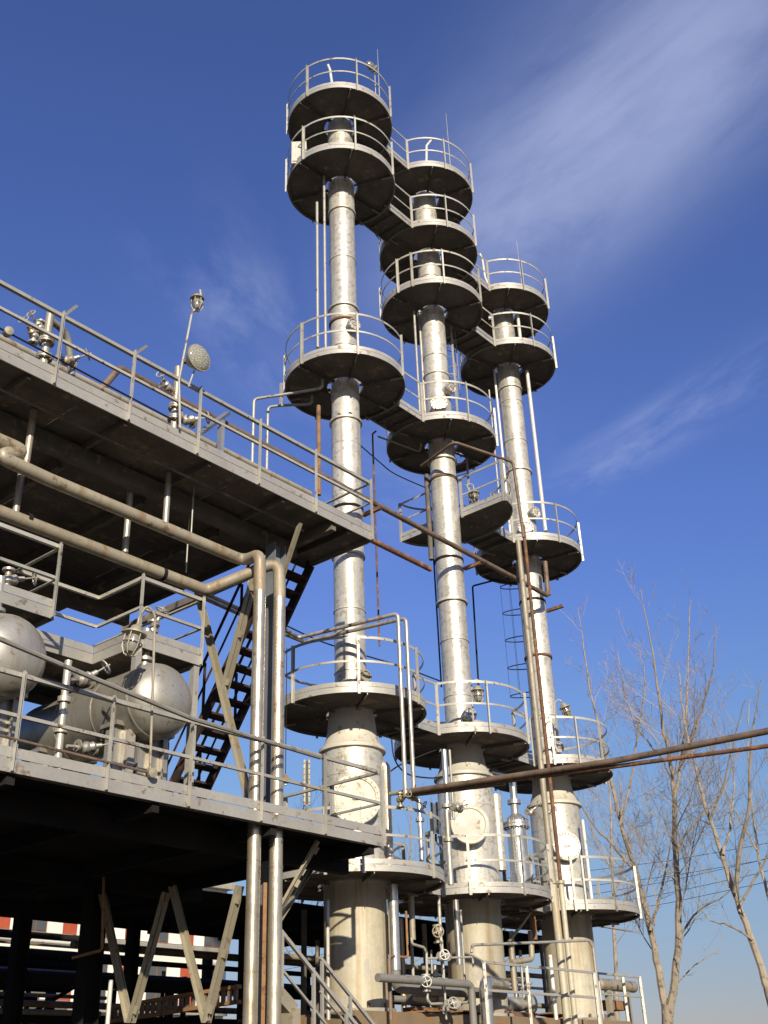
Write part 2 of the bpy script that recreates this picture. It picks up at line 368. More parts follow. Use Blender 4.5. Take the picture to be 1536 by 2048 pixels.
for ci, (x, y) in ((0, (690, 1008)), (1, (893, 1112)), (2, (1070, 1196))):
    ring(ci, zcol(ci, x, y, RT), RT+.022, .055, 'dark', 'strap')
# ---- round platforms
HR = 1.0
def arc_fill(a0, a1, marks, gap=R(62)):
    """post angles between two ends: the measured ones plus even filling"""
    ms = sorted({round(m, 3) for m in marks if a0+R(9) < m < a1-R(9)}); seq = [a0]+ms+[a1]; out = []
    for i in range(len(seq)-1):
        n = max(1, math.ceil((seq[i+1]-seq[i])/gap-.15)); out += [seq[i]+(seq[i+1]-seq[i])*k/n for k in range(n)]
    return out+[a1]
def platform(ci, lv, Rr, links, posts, holes=(), mt='rim_light', rc=RT):
    z = LV[lv]; c = (XS[ci], 0)
    circ = lambda r, n: [(c[0]+r*math.cos(2*PI*k/n), c[1]+r*math.sin(2*PI*k/n)) for k in range(n)]
    rh = rc+.085
    loops = [circ(Rr-.012, 72), circ(rh, 40)]
    for hx, hy, ha, hb in holes: loops.append([(c[0]+hx+ha*math.cos(2*PI*k/24), c[1]+hy+hb*math.sin(2*PI*k/24)) for k in range(24)])
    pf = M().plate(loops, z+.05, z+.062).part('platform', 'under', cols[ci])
    M().lathe([(rh-.002, z+.02), (rh+.01, z+.02), (rh+.01, z+.13), (rh-.002, z+.13)], (*c, 0), n=40, closed=True).part('collar', 'rim_light', pf)
    M().arc(c, Rr, z+.05, 0, 2*PI-.001, .016, .10, 72).part('rim', mt, pf)
    # flange of the rim channel under the floor
    M().arc(c, Rr-.03, z+.006, 0, 2*PI-.001, .05, .012, 72).part('rim_flange', 'under', pf)
    al = math.asin(.43/Rr)
    if links == '': arcs = [(0., 2*PI)]
    elif links == '+': arcs = [(al, 2*PI-al)]
    elif links == '-': arcs = [(PI+al, 3*PI-al)]
    else: arcs = [(al, PI-al), (PI+al, 2*PI-al)]
    meas = []
    for x, y in posts:
        q = pZ(x, y, z); a = math.atan2(q.y, q.x-c[0]); meas += [a, a+2*PI, a-2*PI]
    for a0, a1 in arcs:
        M().arc(c, Rr+.002, z+.148, a0, a1, .010, .078).part('toe_board', mt, pf)
        M().arc(c, Rr-.005, z+HR, a0, a1, .012, .05).part('top_rail', 'rail', pf)
        M().arc(c, Rr-.005, z+.56, a0, a1, .010, .04).part('mid_rail', 'rail', pf)
        for a in arc_fill(a0, a1, meas):
            d = Vector((math.cos(a), math.sin(a), 0)); tg = Vector((-d.y, d.x, 0)); q = Vector((c[0], c[1], 0))+d*(Rr+.012)
            M().ell(q+ZUP*(z-.03)-tg*.022, q+ZUP*(z+HR+.02)-tg*.022, .05, .007, tg, d).part('post', 'rail', pf)
    angs = [CAMA[ci]+k*PI/3+R(12) for k in range(6)]
    for a in angs:
        if any(math.hypot(c[0]+hx-c[0]-(Rr*.7)*math.cos(a), hy-(Rr*.7)*math.sin(a)) < .35 for hx, hy, _, _ in holes): continue
        M().ell(pol(c, rc+.02, a, z+.045), pol(c, Rr-.02, a, z+.045), .06, .006, (0, 0, -1), (-math.sin(a), math.cos(a), 0)).part('rib', 'under', pf)
        M().bar(pol(c, Rr-.27, a, z-.012), pol(c, Rr-.012, a, z-.012), .012, .045).part('cleat', 'rim_light', pf)
    return pf
RA, RB, RC = 1.50, 1.35, 1.265
platform(0, 'f', RC, '+', [(615, 190), (714, 178), (784, 232), (581, 265)])
platform(0, 'e', RC, '+', [(610, 318), (711, 297), (787, 348), (577, 380)])
platform(0, 'c', RC, '+', [(600, 722), (716, 705), (805, 750), (563, 788)])
platform(0, 'b', RB, '+', [(577, 1400), (718, 1383), (838, 1405)], rc=.375)
platform(0, 'a', RA, '+', [(727, 1742), (836, 1757), (650, 1745)], rc=RL)
platform(1, 'f', RC, '-', [(803, 333), (893, 332), (942, 385)])
platform(1, 'e', RC-.02, '+-', [(815, 448), (898, 445), (955, 490)])
platform(1, 'd', RC-.02, '+', [(793, 580), (890, 560), (965, 602), (822, 565)])
platform(1, 'c', RC, '-', [(830, 840), (940, 838), (997, 890)], [(.62, .10, .30, .25)])
platform(1, 'b', RB, '+-', [(865, 1468), (985, 1460)], rc=.375)
platform(1, 'a', RA-.02, '+-', [(942, 1790), (1080, 1780)], rc=RL)
platform(2, 'e', RC, '-', [(965, 575), (1053, 572), (1093, 617)])
platform(2, 'd', RC, '-', [(980, 688), (1070, 688), (1110, 735)])
platform(2, 'h', RC+.03, '-', [(1015, 1090), (1118, 1083), (1163, 1120)])
platform(2, 'b', RB, '-', [(1185, 1512), (1222, 1530), (1110, 1525)], rc=.375)
platform(2, 'a', RA+.02, '-', [(1155, 1815), (1185, 1812), (1278, 1810)], rc=RL)
# half platform on the far side of the middle column
def half_platform():
    z = LV['h']; x0 = XS[1]+.22; ry, rx = 1.46, 1.12; cc = (x0, 0)
    N = 30; lp = [(x0+rx*math.cos(-PI/2+PI*k/N), ry*math.sin(-PI/2+PI*k/N)) for k in range(N+1)]
    pf = M().plate([lp], z+.05, z+.062).part('platform', 'under', cols[1])
    def earc(zc, w, h, name, mt, a0=-PI/2, a1=PI/2):
        M().arc(cc, rx, zc, a0, a1, w, h, 24, ry=ry).part(name, mt, pf)
    a_ = math.asin(.43/ry)
    earc(z+.05, .016, .10, 'rim', 'rim_light')
    for s in (-1, 1):
        a0, a1 = sorted((s*a_, s*PI/2)); earc(z+HR, .012, .05, 'top_rail', 'rail', a0, a1); earc(z+.56, .010, .04, 'mid_rail', 'rail', a0, a1)
        earc(z+.165, .010, .095, 'toe_board', 'rim_light', a0, a1)
        for yy0, yy1 in ((s*(RT+.03), s*ry),):
            M().bar((x0-.012, yy0, z+.05), (x0-.012, yy1, z+.05), .016, .10).part('rim', 'rim_light', pf)
            M().bar((x0-.014, yy0, z+.165), (x0-.014, yy1, z+.165), .010, .095).part('toe_board', 'rim_light', pf)
            M().bar((x0, yy0, z+HR), (x0, yy1, z+HR), .012, .05).part('top_rail', 'rail', pf)
            M().bar((x0, yy0, z+.56), (x0, yy1, z+.56), .010, .04).part('mid_rail', 'rail', pf)
            for yy in (yy0, yy1): M().ell((x0-.03, yy, z-.02), (x0-.03, yy, z+HR+.02), .05, .007, (1, 0, 0), (0, 1, 0)).part('post', 'rail', pf)
        for q in (.5, 1.0):
            a = s*(PI/2-(PI/2-a_)*q); p = (x0+rx*math.cos(a), ry*math.sin(a))
            M().ell((*p, z-.02), (*p, z+HR+.02), .05, .007, (1, 0, 0), (0, 1, 0)).part('post', 'rail', pf)
half_platform()
# ---- straight walkways bridging the columns
def walkway(c0, c1, lv, Rr, label, x0=None, R1=None):
    z = LV[lv]; al = math.sqrt(Rr**2-.40**2); xa = (XS[c0]+al-.12) if x0 is None else x0; R1 = R1 or Rr; xb = XS[c1]-math.sqrt(R1**2-.4**2)+.12
    t = T('link_walkway', label, 'walkway', ((xa+xb)/2, 0, z), 'walkways between the columns')
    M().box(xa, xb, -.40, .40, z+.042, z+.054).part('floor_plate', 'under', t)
    for s in (-1, 1):
        M().box(xa+.02, xb-.02, s*.405-.008, s*.405+.008, z-.005, z+.097).part('edge_beam', 'rim_light', t)
        M().box(xa+.1, xb-.1, s*.412-.005, s*.412+.005, z+.115, z+.212).part('toe_board', 'rim_light', t)
        M().bar((xa+.1, s*.425, z+HR-.004), (xb-.1, s*.425, z+HR-.004), .012, .05).part('top_rail', 'rail', t)
        M().bar((xa+.1, s*.425, z+.556), (xb-.1, s*.425, z+.556), .010, .04).part('mid_rail', 'rail', t)
    for k in (.33, .67):
        x = xa+(xb-xa)*k; M().ell((x, -.38, z+.04), (x, .38, z+.04), .05, .006, (0, 0, -1), (1, 0, 0)).part('rib', 'under', t)
TN, MN, SN = 'tallest column', 'middle column', 'shortest column'
walkway(0, 1, 'f', RC, f'grey walkway bridging the topmost platforms of the tallest and middle columns')
walkway(0, 1, 'e', RC, f'grey walkway bridging the second highest platforms of the tallest and middle columns')
walkway(1, 2, 'e', RC, f'grey walkway from the middle column to the topmost platform of the shortest column')
walkway(1, 2, 'd', RC, f'grey walkway from the middle column to the second highest platform of the shortest column')
walkway(0, 1, 'c', RC, f'grey walkway bridging the third highest platform of the tallest column to the middle column')
walkway(1, 2, 'h', RC, f'grey walkway from the half platform to the round platform halfway up the shortest column', x0=XS[1]+.22+1.0, R1=RC+.03)
walkway(0, 1, 'b', RB, f'grey walkway from tallest to middle column at the platform above the wide shells')
walkway(1, 2, 'b', RB, f'grey walkway from middle to shortest column at the platform above the wide shells')
walkway(0, 1, 'a', RA, f'grey walkway joining the lowest platforms of the tallest and middle columns')
walkway(1, 2, 'a', RA, f'grey walkway joining the lowest platforms of the middle and shortest columns')
# plinth carrying the columns
M().box(-.85, 7.5, -.72, 1.6, -.05, ZB).thing('concrete_plinth', 'plinth', 'long low concrete plinth under the three silver columns', 'plinth')
# ------------------------------------------------------------------ steel decks beside the columns
YF, XE = -2.52, -2.23                           # front edge line and right end of both decks
XL = -13.2
def plate_row(t, x0, x1, y0, y1, z, mt, n, m_):
    for i in range(n):
        for j in range(m_):
            a, b = x0+(x1-x0)*i/n, x0+(x1-x0)*(i+1)/n; c, d = y0+(y1-y0)*j/m_, y0+(y1-y0)*(j+1)/m_
            M().box(a+.004, b-.004, c+.004, d-.004, z-.006+.0015*((i+j) % 2), z+.006).part('deck_plate', mt, t)
def rails(t, p0, p1, zt, zm, posts, zb, w=.05, mt='rail', out=(0, -1, 0), lv=((0, .05), (1, .04))):
    """straight railing: rails p0->p1 at heights zt, zm; posts given as fractions"""
    p0, p1 = V3(p0), V3(p1); d = (p1-p0).normalized(); out = V3(out)
    for z, h in ((zt, .05), (zm, .038)):
        M().ell(p0+ZUP*(z-h/2), p1+ZUP*(z-h/2), h, .007, (0, 0, 1), -out).part('top_rail' if z == zt else 'mid_rail', mt, t)
    for f in posts:
        q = p0+(p1-p0)*f+out*.012; M().ell(q+ZUP*zb-d*.025, q+ZUP*(zt+.035)-d*.025, w, .007, d, out).part('post', mt, t)
# lower deck
t = T('lower_deck', 'lower steel deck carrying the horizontal drums, grey fascia with angle-iron railing', 'deck', (XE, YF, 4.65))
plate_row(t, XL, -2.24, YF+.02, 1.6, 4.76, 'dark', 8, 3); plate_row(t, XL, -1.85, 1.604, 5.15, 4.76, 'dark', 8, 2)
M().bar((XL, YF, 4.72), (XE, YF, 4.72), .02, .14).part('fascia', 'fascia', t)
M().bar((XL, YF+.05, 4.656), (XE-.02, YF+.05, 4.656), .09, .012).part('fascia_flange', 'under', t)
M().bar((XL, YF+.004, 4.86), (XE, YF+.004, 4.86), .010, .11).part('toe_board', 'fascia', t)
M().bar((XE+.004, YF+.02, 4.72), (XE+.004, 5.15, 4.72), .02, .14).part('fascia', 'fascia', t)
M().bar((XE+.004, YF+.02, 4.86), (XE+.004, -.5, 4.86), .010, .11).part('toe_board', 'fascia', t)
n_ = [(-8.13-XL)/(XE-XL)+k*1.182/(XE-XL) for k in range(-3, 6)]
rails(t, (XL, YF, 0), (XE, YF, 0), 5.71, 5.26, [f for f in n_ if f < .998], 4.66)
rails(t, (XE, YF, 0), (XE, -.55, 0), 5.70, 5.25, [0, .5, 1], 4.66, out=(1, 0, 0))
for x in [XL+1.3+k*1.9 for k in range(6)]:
    M().bar((x, YF+.05, 4.64), (x, 5.1, 4.64), .10, .20).part('joist', 'dark', t)
for y in (-1.65, 1.55, 4.6): M().bar((XL, y, 4.55), (-2.05, y, 4.55), .14, .28).part('girder', 'dark', t)
# upper deck: wide part plus a narrow front walk reaching further right
t = T('upper_deck', 'upper steel deck with dark underside, grey fascia and long angle-iron railing', 'deck', (XE, YF, 9.45))
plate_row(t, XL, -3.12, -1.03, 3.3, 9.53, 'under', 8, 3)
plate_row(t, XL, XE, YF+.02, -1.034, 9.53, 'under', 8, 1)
M().bar((XL, YF, 9.52), (XE, YF, 9.52), .02, .14).part('fascia', 'fascia', t)
M().bar((XL, YF+.004, 9.66), (XE, YF+.004, 9.66), .010, .11).part('toe_board', 'fascia', t)
M().bar((XE+.004, YF+.02, 9.52), (XE+.004, -1.03, 9.52), .02, .14).part('fascia', 'fascia', t)
M().bar((-3.12, -1.02, 9.515), (XE, -1.02, 9.515), .02, .13).part('fascia', 'under', t)
M().bar((-3.115, -1.0, 9.515), (-3.115, 3.3, 9.515), .02, .13).part('fascia', 'under', t)
pf_ = [(x-XL)/(XE-XL) for x in (-2.25, -3.56, -4.76, -5.93, -7.10, -8.235, -9.4, -10.6, -11.8)]
rails(t, (XL, YF, 0), (XE, YF, 0), 10.54, 10.17, pf_, 9.46)
rails(t, (XE, YF, 0), (XE, -1.03, 0), 10.53, 10.16, [1], 9.46, out=(1, 0, 0))
for x in [XL+.3+k*1.45 for k in range(8)]:
    M().bar((x, YF+.05, 9.46), (x, -1.07, 9.46), .05, .09).part('joist', 'under', t)
    M().bar((x, -1.0, 9.44), (x, 3.25, 9.44), .08, .14).part('joist', 'under', t)
M().bar((XL, -1.5, 9.33), (-3.0, -1.5, 9.33), .14, .24).part('girder', 'under', t)
M().bar((XL, 2.6, 9.33), (-3.15, 2.6, 9.33), .14, .24).part('girder', 'under', t)
M().bar((-3.1, YF+.05, 9.43), (-3.1, -1.05, 9.43), .10, .16).part('joist', 'under', t)
M().ell(pY(600, 1045, -2.3), Vector((-3.5, -1.6, 8.35)), .06, .008, (1, 0, 0), (0, 1, 0)).part('knee_brace', 'steel_tan', t)
for x_, tip in ((-7.10, .14), (-8.235, .16)):   # forked stubs on two posts
    M().ell((x_, YF, 10.56), (x_+.10, YF-.10, 10.56+tip), .045, .006, (1, 0, 0), (0, 1, 0)).part('post_stub', 'rail', t)
# frame columns and braces
def hcol(x, y, z0, z1, label, mt='grey_blue', w=.22):
    t = T('steel_stanchion', label, 'stanchion', (x, y, z0), 'steel stanchions under the decks')
    M().bar((x, y, z0), (x, y, z1), .012, w-.03, (1, 0, 0)).part('web', mt, t)
    for s in (-1, 1): M().bar((x+s*w/2, y, z0), (x+s*w/2, y, z1), w, .014, (1, 0, 0)).part('flange', mt, t)
    M().box(x-.2, x+.2, y-.2, y+.2, z0, z0+.03).part('base_plate', mt, t)
hcol(-3.55, -1.65, 0, 9.2, 'grey steel stanchion standing right behind the two tall riser pipes')
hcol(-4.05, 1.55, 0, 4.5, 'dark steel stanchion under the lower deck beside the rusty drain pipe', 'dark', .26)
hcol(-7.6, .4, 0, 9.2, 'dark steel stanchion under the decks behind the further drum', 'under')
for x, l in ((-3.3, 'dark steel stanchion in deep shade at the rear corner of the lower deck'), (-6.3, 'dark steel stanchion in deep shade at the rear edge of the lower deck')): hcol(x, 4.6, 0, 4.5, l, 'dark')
def brace(p, q, label, mt='steel_tan', group='slanting steel braces', w=.075):
    p, q = V3(p), V3(q); t = T('brace', label, 'brace', q if q.z < p.z else p, group); d = (q-p).normalized(); s = d.cross(ZUP).normalized(); u = s.cross(d)
    for k in (-1, 1): M().ell(p+s*k*.012, q+s*k*.012, w, .008, s*k, u).part('angle_bar', mt, t)
    for f in (.1, .5, .9): M().bar(p+(q-p)*f-d*.05, p+(q-p)*f+d*.05, .022, .10, u).part('gusset', mt, t)
brace(pX(395, 1183, -3.9), pX(500, 1612, -3.9), 'long slanting brace between the decks, passing in front of the open stairs')
brace(pX(510, 1152, -3.88), pX(447, 1388, -3.88), 'shorter slanting brace meeting the long brace in front of the open stairs')
XB = -4.0
for (a, b, l) in (((345, 1775), (412, 2046), 'slanting brace under the lower deck, left leg of the V beside the riser pipes'),
                  ((480, 1772), (413, 2046), 'slanting brace under the lower deck, right leg of the V beside the riser pipes'),
                  ((205, 1790), (258, 2046), 'slanting brace under the lower deck, left leg of the V far from the riser pipes'),
                  ((333, 1785), (262, 2046), 'slanting brace under the lower deck, right leg of the V far from the riser pipes')):
    brace(pX(*a, XB), pX(*b, XB), l, w=.068)
kp = pZ(638, 1683, 4.66)
brace(kp, Vector((-3.45, -1.6, 3.62)), 'thin knee brace from the lower deck corner to the stanchion, beside the riser pipes', w=.05)
brace(pZ(632, 1722, 4.66), Vector((-3.45, -1.55, 3.5)), 'thin shaded knee brace behind its twin at the lower deck corner', w=.05)
# open stairs between the decks
def stairs():
    xr, xl = -2.32, -3.02; top = Vector((0, -1.22, 9.42)); bot = Vector((0, 2.15, 4.78))
    t = T('open_stairs', 'steep open steel stairs with dark treads climbing from lower to upper deck', 'stairs', (-2.67, 2.15, 4.78))
    for x in (xr, xl):
        M().bar((x, top.y, top.z), (x, bot.y, bot.z), .05, .17, (0, .8, .6)).part('stringer', 'tread', t)
        a, b = Vector((x, top.y+.1, top.z+.95)), Vector((x, bot.y, bot.z+.98))
        M().bar(a, b, .035, .035).part('handrail', 'tread', t)
        M().bar(a-ZUP*.45, b-ZUP*.45, .025, .025).part('mid_rail', 'tread', t)
        for f in (.02, .27, .52, .77, .98): q = top.lerp(bot, f); M().bar((x, q.y, q.z), (x, q.y, q.z+.97), .035, .035).part('baluster', 'tread', t)
    n = 20
    for k in range(1, n):
        q = top.lerp(bot, k/n); M().box(xl+.03, xr-.03, q.y-.12, q.y+.12, q.z-.018, q.z+.018).part('tread', 'tread', t)
stairs()
# ------------------------------------------------------------------ riser pipes and insulated runs under the upper deck
PA, PB = Vector((-4.43, -2.25, 0)), Vector((-4.05, -2.26, 0))
zA, zB = zV(520, 1108, PA), zV(552, 1122, PB)
def run_pipe(name, label, pts, r, mt, cat='pipe', group=None, bend=.2, n=16, bands=(), flg=(), riser=None):
    path = fil(pts, bend, 7); t = T(name, label, cat, min((V3(p) for p in pts), key=lambda p: p.z), group)
    M().tube(path, r, n).part('tube', mt, t)
    if riser:
        q, z1 = riser; zm = (5.3 if q.x < -4.2 else 4.2)
        M().tube([(q.x, q.y, z1), (q.x, q.y, zm)], r+.001, 20).part('riser', 'riser', t); M().tube([(q.x, q.y, zm-.003), (q.x, q.y, 0)], r+.001, 20).part('riser', 'riser', t)
        M().lathe([(r, -.012), (r+.006, -.012), (r+.006, .012), (r, .012)], (q.x, q.y, zm), n=18, closed=True).part('weld', 'riser', t)
    for p, d in flg:
        M().lathe([(r, -.02), (r*1.6, -.02), (r*1.6, .02), (r, .02)], p, d, 18, closed=True).part('flange', mt, t)
    for p, d in bands:
        M().lathe([(r-.002, -.03), (r+.006, -.03), (r+.006, .03), (r-.002, .03)], p, d, 16, closed=True).part('clamp', 'dark', t)
    return t
yA, yB = -1.80, -1.36
zr1 = sum(pY(*p, yA).z for p in ((45, 932), (300, 1048)))/2; zr2 = sum(pY(*p, yB).z for p in ((100, 1063), (380, 1168)))/2
x1 = pY(487, 1130, yA).x; x2 = pY(412, 1172, yB).x
xs_ = pY(22, 930, yA).x
run_pipe('insulated_pipe', 'tan pipe with S bend under the upper deck, turning down as the nearer riser', [(XL, yA+.03, pY(30, 893, yA).z+.01), pY(62, 905, yA)+Vector((0, .03, 0)), Vector((pY(-18, 938, yA).x, yA, zr1+.03)), (pY(95, 958, yA).x, yA, zr1), (x1, yA, zr1), (PA.x, PA.y+.02, zA), (PA.x, PA.y, zA-.6)], .088, 'tanpipe', bend=.16, group='large riser pipes', riser=(PA, zA-.598))
run_pipe('insulated_pipe', 'tan pipe hung above the drums that jogs forward and drops as the further riser', [(XL, yB, zr2), (x2, yB, zr2), (PB.x, PB.y+.02, zB), (PB.x, PB.y, zB-.6)], .088, 'tanpipe', bend=.16, group='large riser pipes', riser=(PB, zB-.598),
         bands=[(pY(55, 1040, yB)*1.0, (1, 0, 0)), (pY(325, 1148, yB), (1, 0, 0))])
def hanger(px, y0, y1, Y, r, mt, label, name='hanger_tube'):
    p = pY(*px, Y); z1 = zV(px[0], y1, p); M().tube([(p.x, p.y, p.z), (p.x, p.y, 9.5)], r, 12).thing(name, mt, label, 'hanger', 'hangers under the upper deck')
for px, Y, l in (((52, 930), yA, 'short silver tube standing on the nearer tan pipe right at its S bend'), ((330, 1058), yA, 'short silver tube standing midway on the straight run of the nearer tan pipe'),
                 ((250, 1105), yB, 'short silver tube standing on the further tan pipe above the drum by the stairs'), ((30, 1035), yB, 'short silver tube standing on the further tan pipe above the further drum')): hanger(px, 0, 930, Y, .045, 'pipe_silver', l)
for px, Y, l in (((382, 1075), yA, 'thin hanger rod holding the nearer tan pipe below the upper deck'), ((372, 1145), yB, 'thin hanger rod holding the further tan pipe below the upper deck')): hanger(px, 0, 0, Y, .011, 'rail', l, 'hanger_rod')
# ------------------------------------------------------------------ horizontal drums on the lower deck
def drum(head, label, r=.485, L=2.35, mt='tank_silver'):
    h = V3(head); t = T('horizontal_drum', label, 'drum', (h.x, h.y+L/2, 4.77), 'horizontal silver drums')
    N = 10; cap = [(r*math.sin(PI/2*k/N), -r*.72*math.cos(PI/2*k/N)) for k in range(N+1)]
    M().lathe(cap, h, (0, 1, 0), 48).part('end_head', mt, t)
    M().lathe([(r, .002), (r, L)], h, (0, 1, 0), 48).part('shell', mt, t)
    M().lathe([(rr, L+.002-hh) for rr, hh in reversed(cap)], h, (0, 1, 0), 48).part('end_head', 'blue_dark', t)
    M().lathe([(r+.001, -.015), (r+.009, -.015), (r+.009, .015), (r+.001, .015)], h, (0, 1, 0), 48, closed=True).part('weld_band', mt, t)
    for y in (.35, L-.35):
        s = M(); zz0 = 4.77
        s.box(h.x-.42, h.x+.42, h.y+y-.10, h.y+y+.10, zz0, h.z-r*.72)
        s.part('saddle', mt, t)
        for k in (-.3, -.1, .1, .3): M().box(h.x+k-.008, h.x+k+.008, h.y+y-.16, h.y+y-.102, zz0, h.z-r*.8).part('saddle_rib', mt, t)
        M().box(h.x-.46, h.x+.46, h.y+y-.17, h.y+y+.17, h.z-r*.72-.004, h.z-r*.72+.05).part('saddle_plate', mt, t)
    M().tube([(h.x-.05, h.y+.25, h.z+r-.03), (h.x-.05, h.y+.25, h.z+r+.55)], .06, 14).part('nozzle', mt, t)
    M().lathe([(.06, .1), (.11, .1), (.11, .14), (.06, .14)], (h.x-.05, h.y+.25, h.z+r), n=18, closed=True).part('flange', mt, t)
    return t
drum((-5.83, -1.89, 6.10), 'silver horizontal drum with rounded end right beside the open stairs')
drum((-8.07, -1.97, 6.10), 'silver horizontal drum with rounded end further from the open stairs, partly out of view')
drum((-10.4, -1.97, 6.10), 'silver horizontal drum standing beyond the others at the far end of the deck')
# ------------------------------------------------------------------ stepped access platform above the drums
def step_platform():
    z = 6.8; ya, yb = -1.77, -.82; xa, xb, xc = -7.38, -6.12, -5.05
    t = T('access_platform', 'stepped grey access platform with railings above the horizontal drums', 'platform', (xb, yb, z))
    M().box(XL, xa, ya+.01, 1.2, z+.06, z+.072).part('deck_plate', 'under', t)
    M().box(xa+.004, xb-.004, yb+.01, 1.2, z+.06, z+.072).part('deck_plate', 'under', t)
    M().box(xb, xc, ya+.01, 1.2, z+.06, z+.072).part('deck_plate', 'under', t)
    segs = [((XL, ya), (xa, ya), (0, -1, 0)), ((xa, ya), (xa, yb), (1, 0, 0)), ((xa, yb), (xb, yb), (0, -1, 0)), ((xb, yb), (xb, ya), (-1, 0, 0)), ((xb, ya), (xc, ya), (0, -1, 0)), ((xc, ya), (xc, 1.2), (1, 0, 0))]
    for k, (a, b, o) in enumerate(segs):
        e = V3((*b, 0))-V3((*a, 0)); e.normalize(); e *= .011
        M().bar(V3((*a, z+.07))+e, V3((*b, z+.07))-e, .02, .14).part('fascia', 'fascia', t)
        M().bar(V3((*a, z+.20))+e, V3((*b, z+.20))-e, .010, .10).part('toe_board', 'fascia', t)
        rails(t, (*a, 0), (*b, 0), z+.98, z+.55, [.003, .995] if k in (0, 4) else ([.5] if k in (5,) else []), z+.01, out=o)
    for y in (.2, .9): M().bar((XL, y, z), (xc, y, z), .08, .12).part('joist', 'under', t)
    for x, y in ((xa, yb+.02), (xb+.05, ya+.06), (xc-.05, ya+.06), (xc-.05, 1.1)): M().bar((x, y, 4.77), (x, y, z), .09, .09).part('leg', 'fascia', t)
step_platform()
# ------------------------------------------------------------------ long pipes running from the decks to the columns
YP = -.65
zc_ = pY(480, 862, YP).z
xe = pY(1098, 1190, YP).x
run_pipe('long_pipe', 'long grey pipe running above the upper deck past all three columns, rusty at its end', [(-6.35, YP, 11.2), (-6.04, YP, 11.79), (xe-.05, YP, 11.72), (xe, YP, 11.72+.9)], .055, 'brown_pipe', bend=.12)
run_pipe('long_pipe', 'shorter grey pipe above the upper deck ending at the tallest column', [(-9.5, YP, 11.24), (-1.74, YP, 11.24)], .055, 'tanpipe')
run_pipe('long_pipe', 'rusty pipe stub from the upper deck corner to the middle column', [(-2.0, YP, 10.92), (1.75, YP, 10.90)], .055, 'rust')
M().tube(fil([pV(1098, 1190, (xe, YP)), pV(1090, 1130, (xe, YP))], .05), .05, 12).thing('riser_pipe', 'orange_rust', 'short orange-rusty riser under the middle platform of the shortest column', 'pipe')
for ci, zz_, px_ in ((0, 11.62, 0), (1, 11.56, 0), (2, 11.55, 0)):
    M().ell((XS[ci]+.1, -RT, zz_), (XS[ci]+.1, YP-.1, zz_), .07, .01, (1, 0, 0), (0, 0, 1)).part('pipe_bracket', 'rust', cols[ci])
M().ell((.25, -RT, 11.06), (-2.0, YP, 11.10), .06, .01, (0, 0, 1), (0, 1, 0)).part('pipe_bracket', 'fascia', cols[0])
# ------------------------------------------------------------------ pipes on the columns
def vp(px, y1, Y, r, mt, label, name='vertical_pipe', group=None, flanges=()):
    p = pY(px[0], px[1], Y); z1 = zV(px[0], y1, p); z0 = p.z
    if not flanges: return M().tube([(p.x, p.y, min(z0, z1)), (p.x, p.y, max(z0, z1))], r, 12).thing(name, mt, label, 'pipe', group)
    t = T(name, label, 'pipe', (p.x, p.y, min(z0, z1)), group); M().tube([(p.x, p.y, min(z0, z1)), (p.x, p.y, max(z0, z1))], r, 14).part('tube', mt, t)
    for y in flanges:
        z = zV(px[0], y, p); M().lathe([(r*.98, -.03), (r*1.7, -.03), (r*1.7, -.004), (r*1.72, .004), (r*1.7, .03), (r*.98, .03)], (p.x, p.y, z), n=20, closed=True).part('flange', mt, t)
    return t
def bend_pipe(pts, r, mt, label, name='bent_pipe', bend=.1, group=None, n=10, cat='pipe'):
    return M().tube(fil(pts, bend), r, n).thing(name, mt, label, cat, group)
def at(p, z): return Vector((p.x, p.y, z))
vp((634, 405), 742, .12, .032, 'rail', 'thin pipe hugging the tallest column below its second platform, outer of a pair', group='thin pipes up the tallest column')
vp((648, 352), 742, .02, .030, 'rail', 'thin pipe hugging the tallest column below its second platform, inner of a pair', group='thin pipes up the tallest column')
vp((637, 812), 990, .05, .045, 'orange_rust', 'rusty vertical pipe beside the tallest column, above the upper deck railing')
zp = LV['c']-.22
e1, e2 = pZ(645, 776, zp), pZ(624, 808, zp); s1, s2 = pZ(508, 798, zp), pZ(536, 814, zp)
bend_pipe([at(s1, 9.55), s1, pZ(562, 790, zp), e1, at(e1, LV['c'])], .030, 'rail', 'outer thin pipe rising from the upper deck and bending under the round platform', group='bent pipes under the platform')
bend_pipe([at(s2, 9.55), s2, pZ(562, 811, zp), e2, at(e2, LV['c'])], .030, 'rail', 'inner thin pipe rising from the upper deck and bending under the round platform', group='bent pipes under the platform')
q = pZ(562, 790, zp); M().ell(at(q, LV['c']+.1), at(q, zp-.22), .05, .007, (1, 0, 0), (0, 1, 0)).thing('pipe_hanger', 'rail', 'long angle hanger under the round platform holding two thin bent pipes', 'hanger')
vp((828, 622), 832, .10, .030, 'rail', 'thin pipe left of the middle column between two round platforms', group='thin pipes up the middle column')
vp((838, 622), 838, .25, .030, 'rail', 'darker thin pipe close behind another beside the middle column', group='thin pipes up the middle column')
vp((853, 950), 1120, .38, .060, 'under', 'dark thick pipe behind the middle column below the half platform')
vp((867, 1112), 1375, .36, .018, 'dark', 'thin dark pipe behind the middle column, outer of two', group='dark conduits behind the middle column')
vp((873, 1112), 1375, .34, .018, 'dark', 'thin dark pipe behind the middle column, inner of two', group='dark conduits behind the middle column')
vp((1054, 742), 1078, -.55, .048, 'white', 'white vertical pipe beside the shortest column between two platforms')
vp((988, 735), 1085, .25, .032, 'white', 'thin white pipe on the shortest column facing the middle column', group='thin pipes up the shortest column')
vp((978, 780), 1085, .42, .022, 'rail', 'very thin pipe beside a thin white one on the shortest column', group='thin pipes up the shortest column')
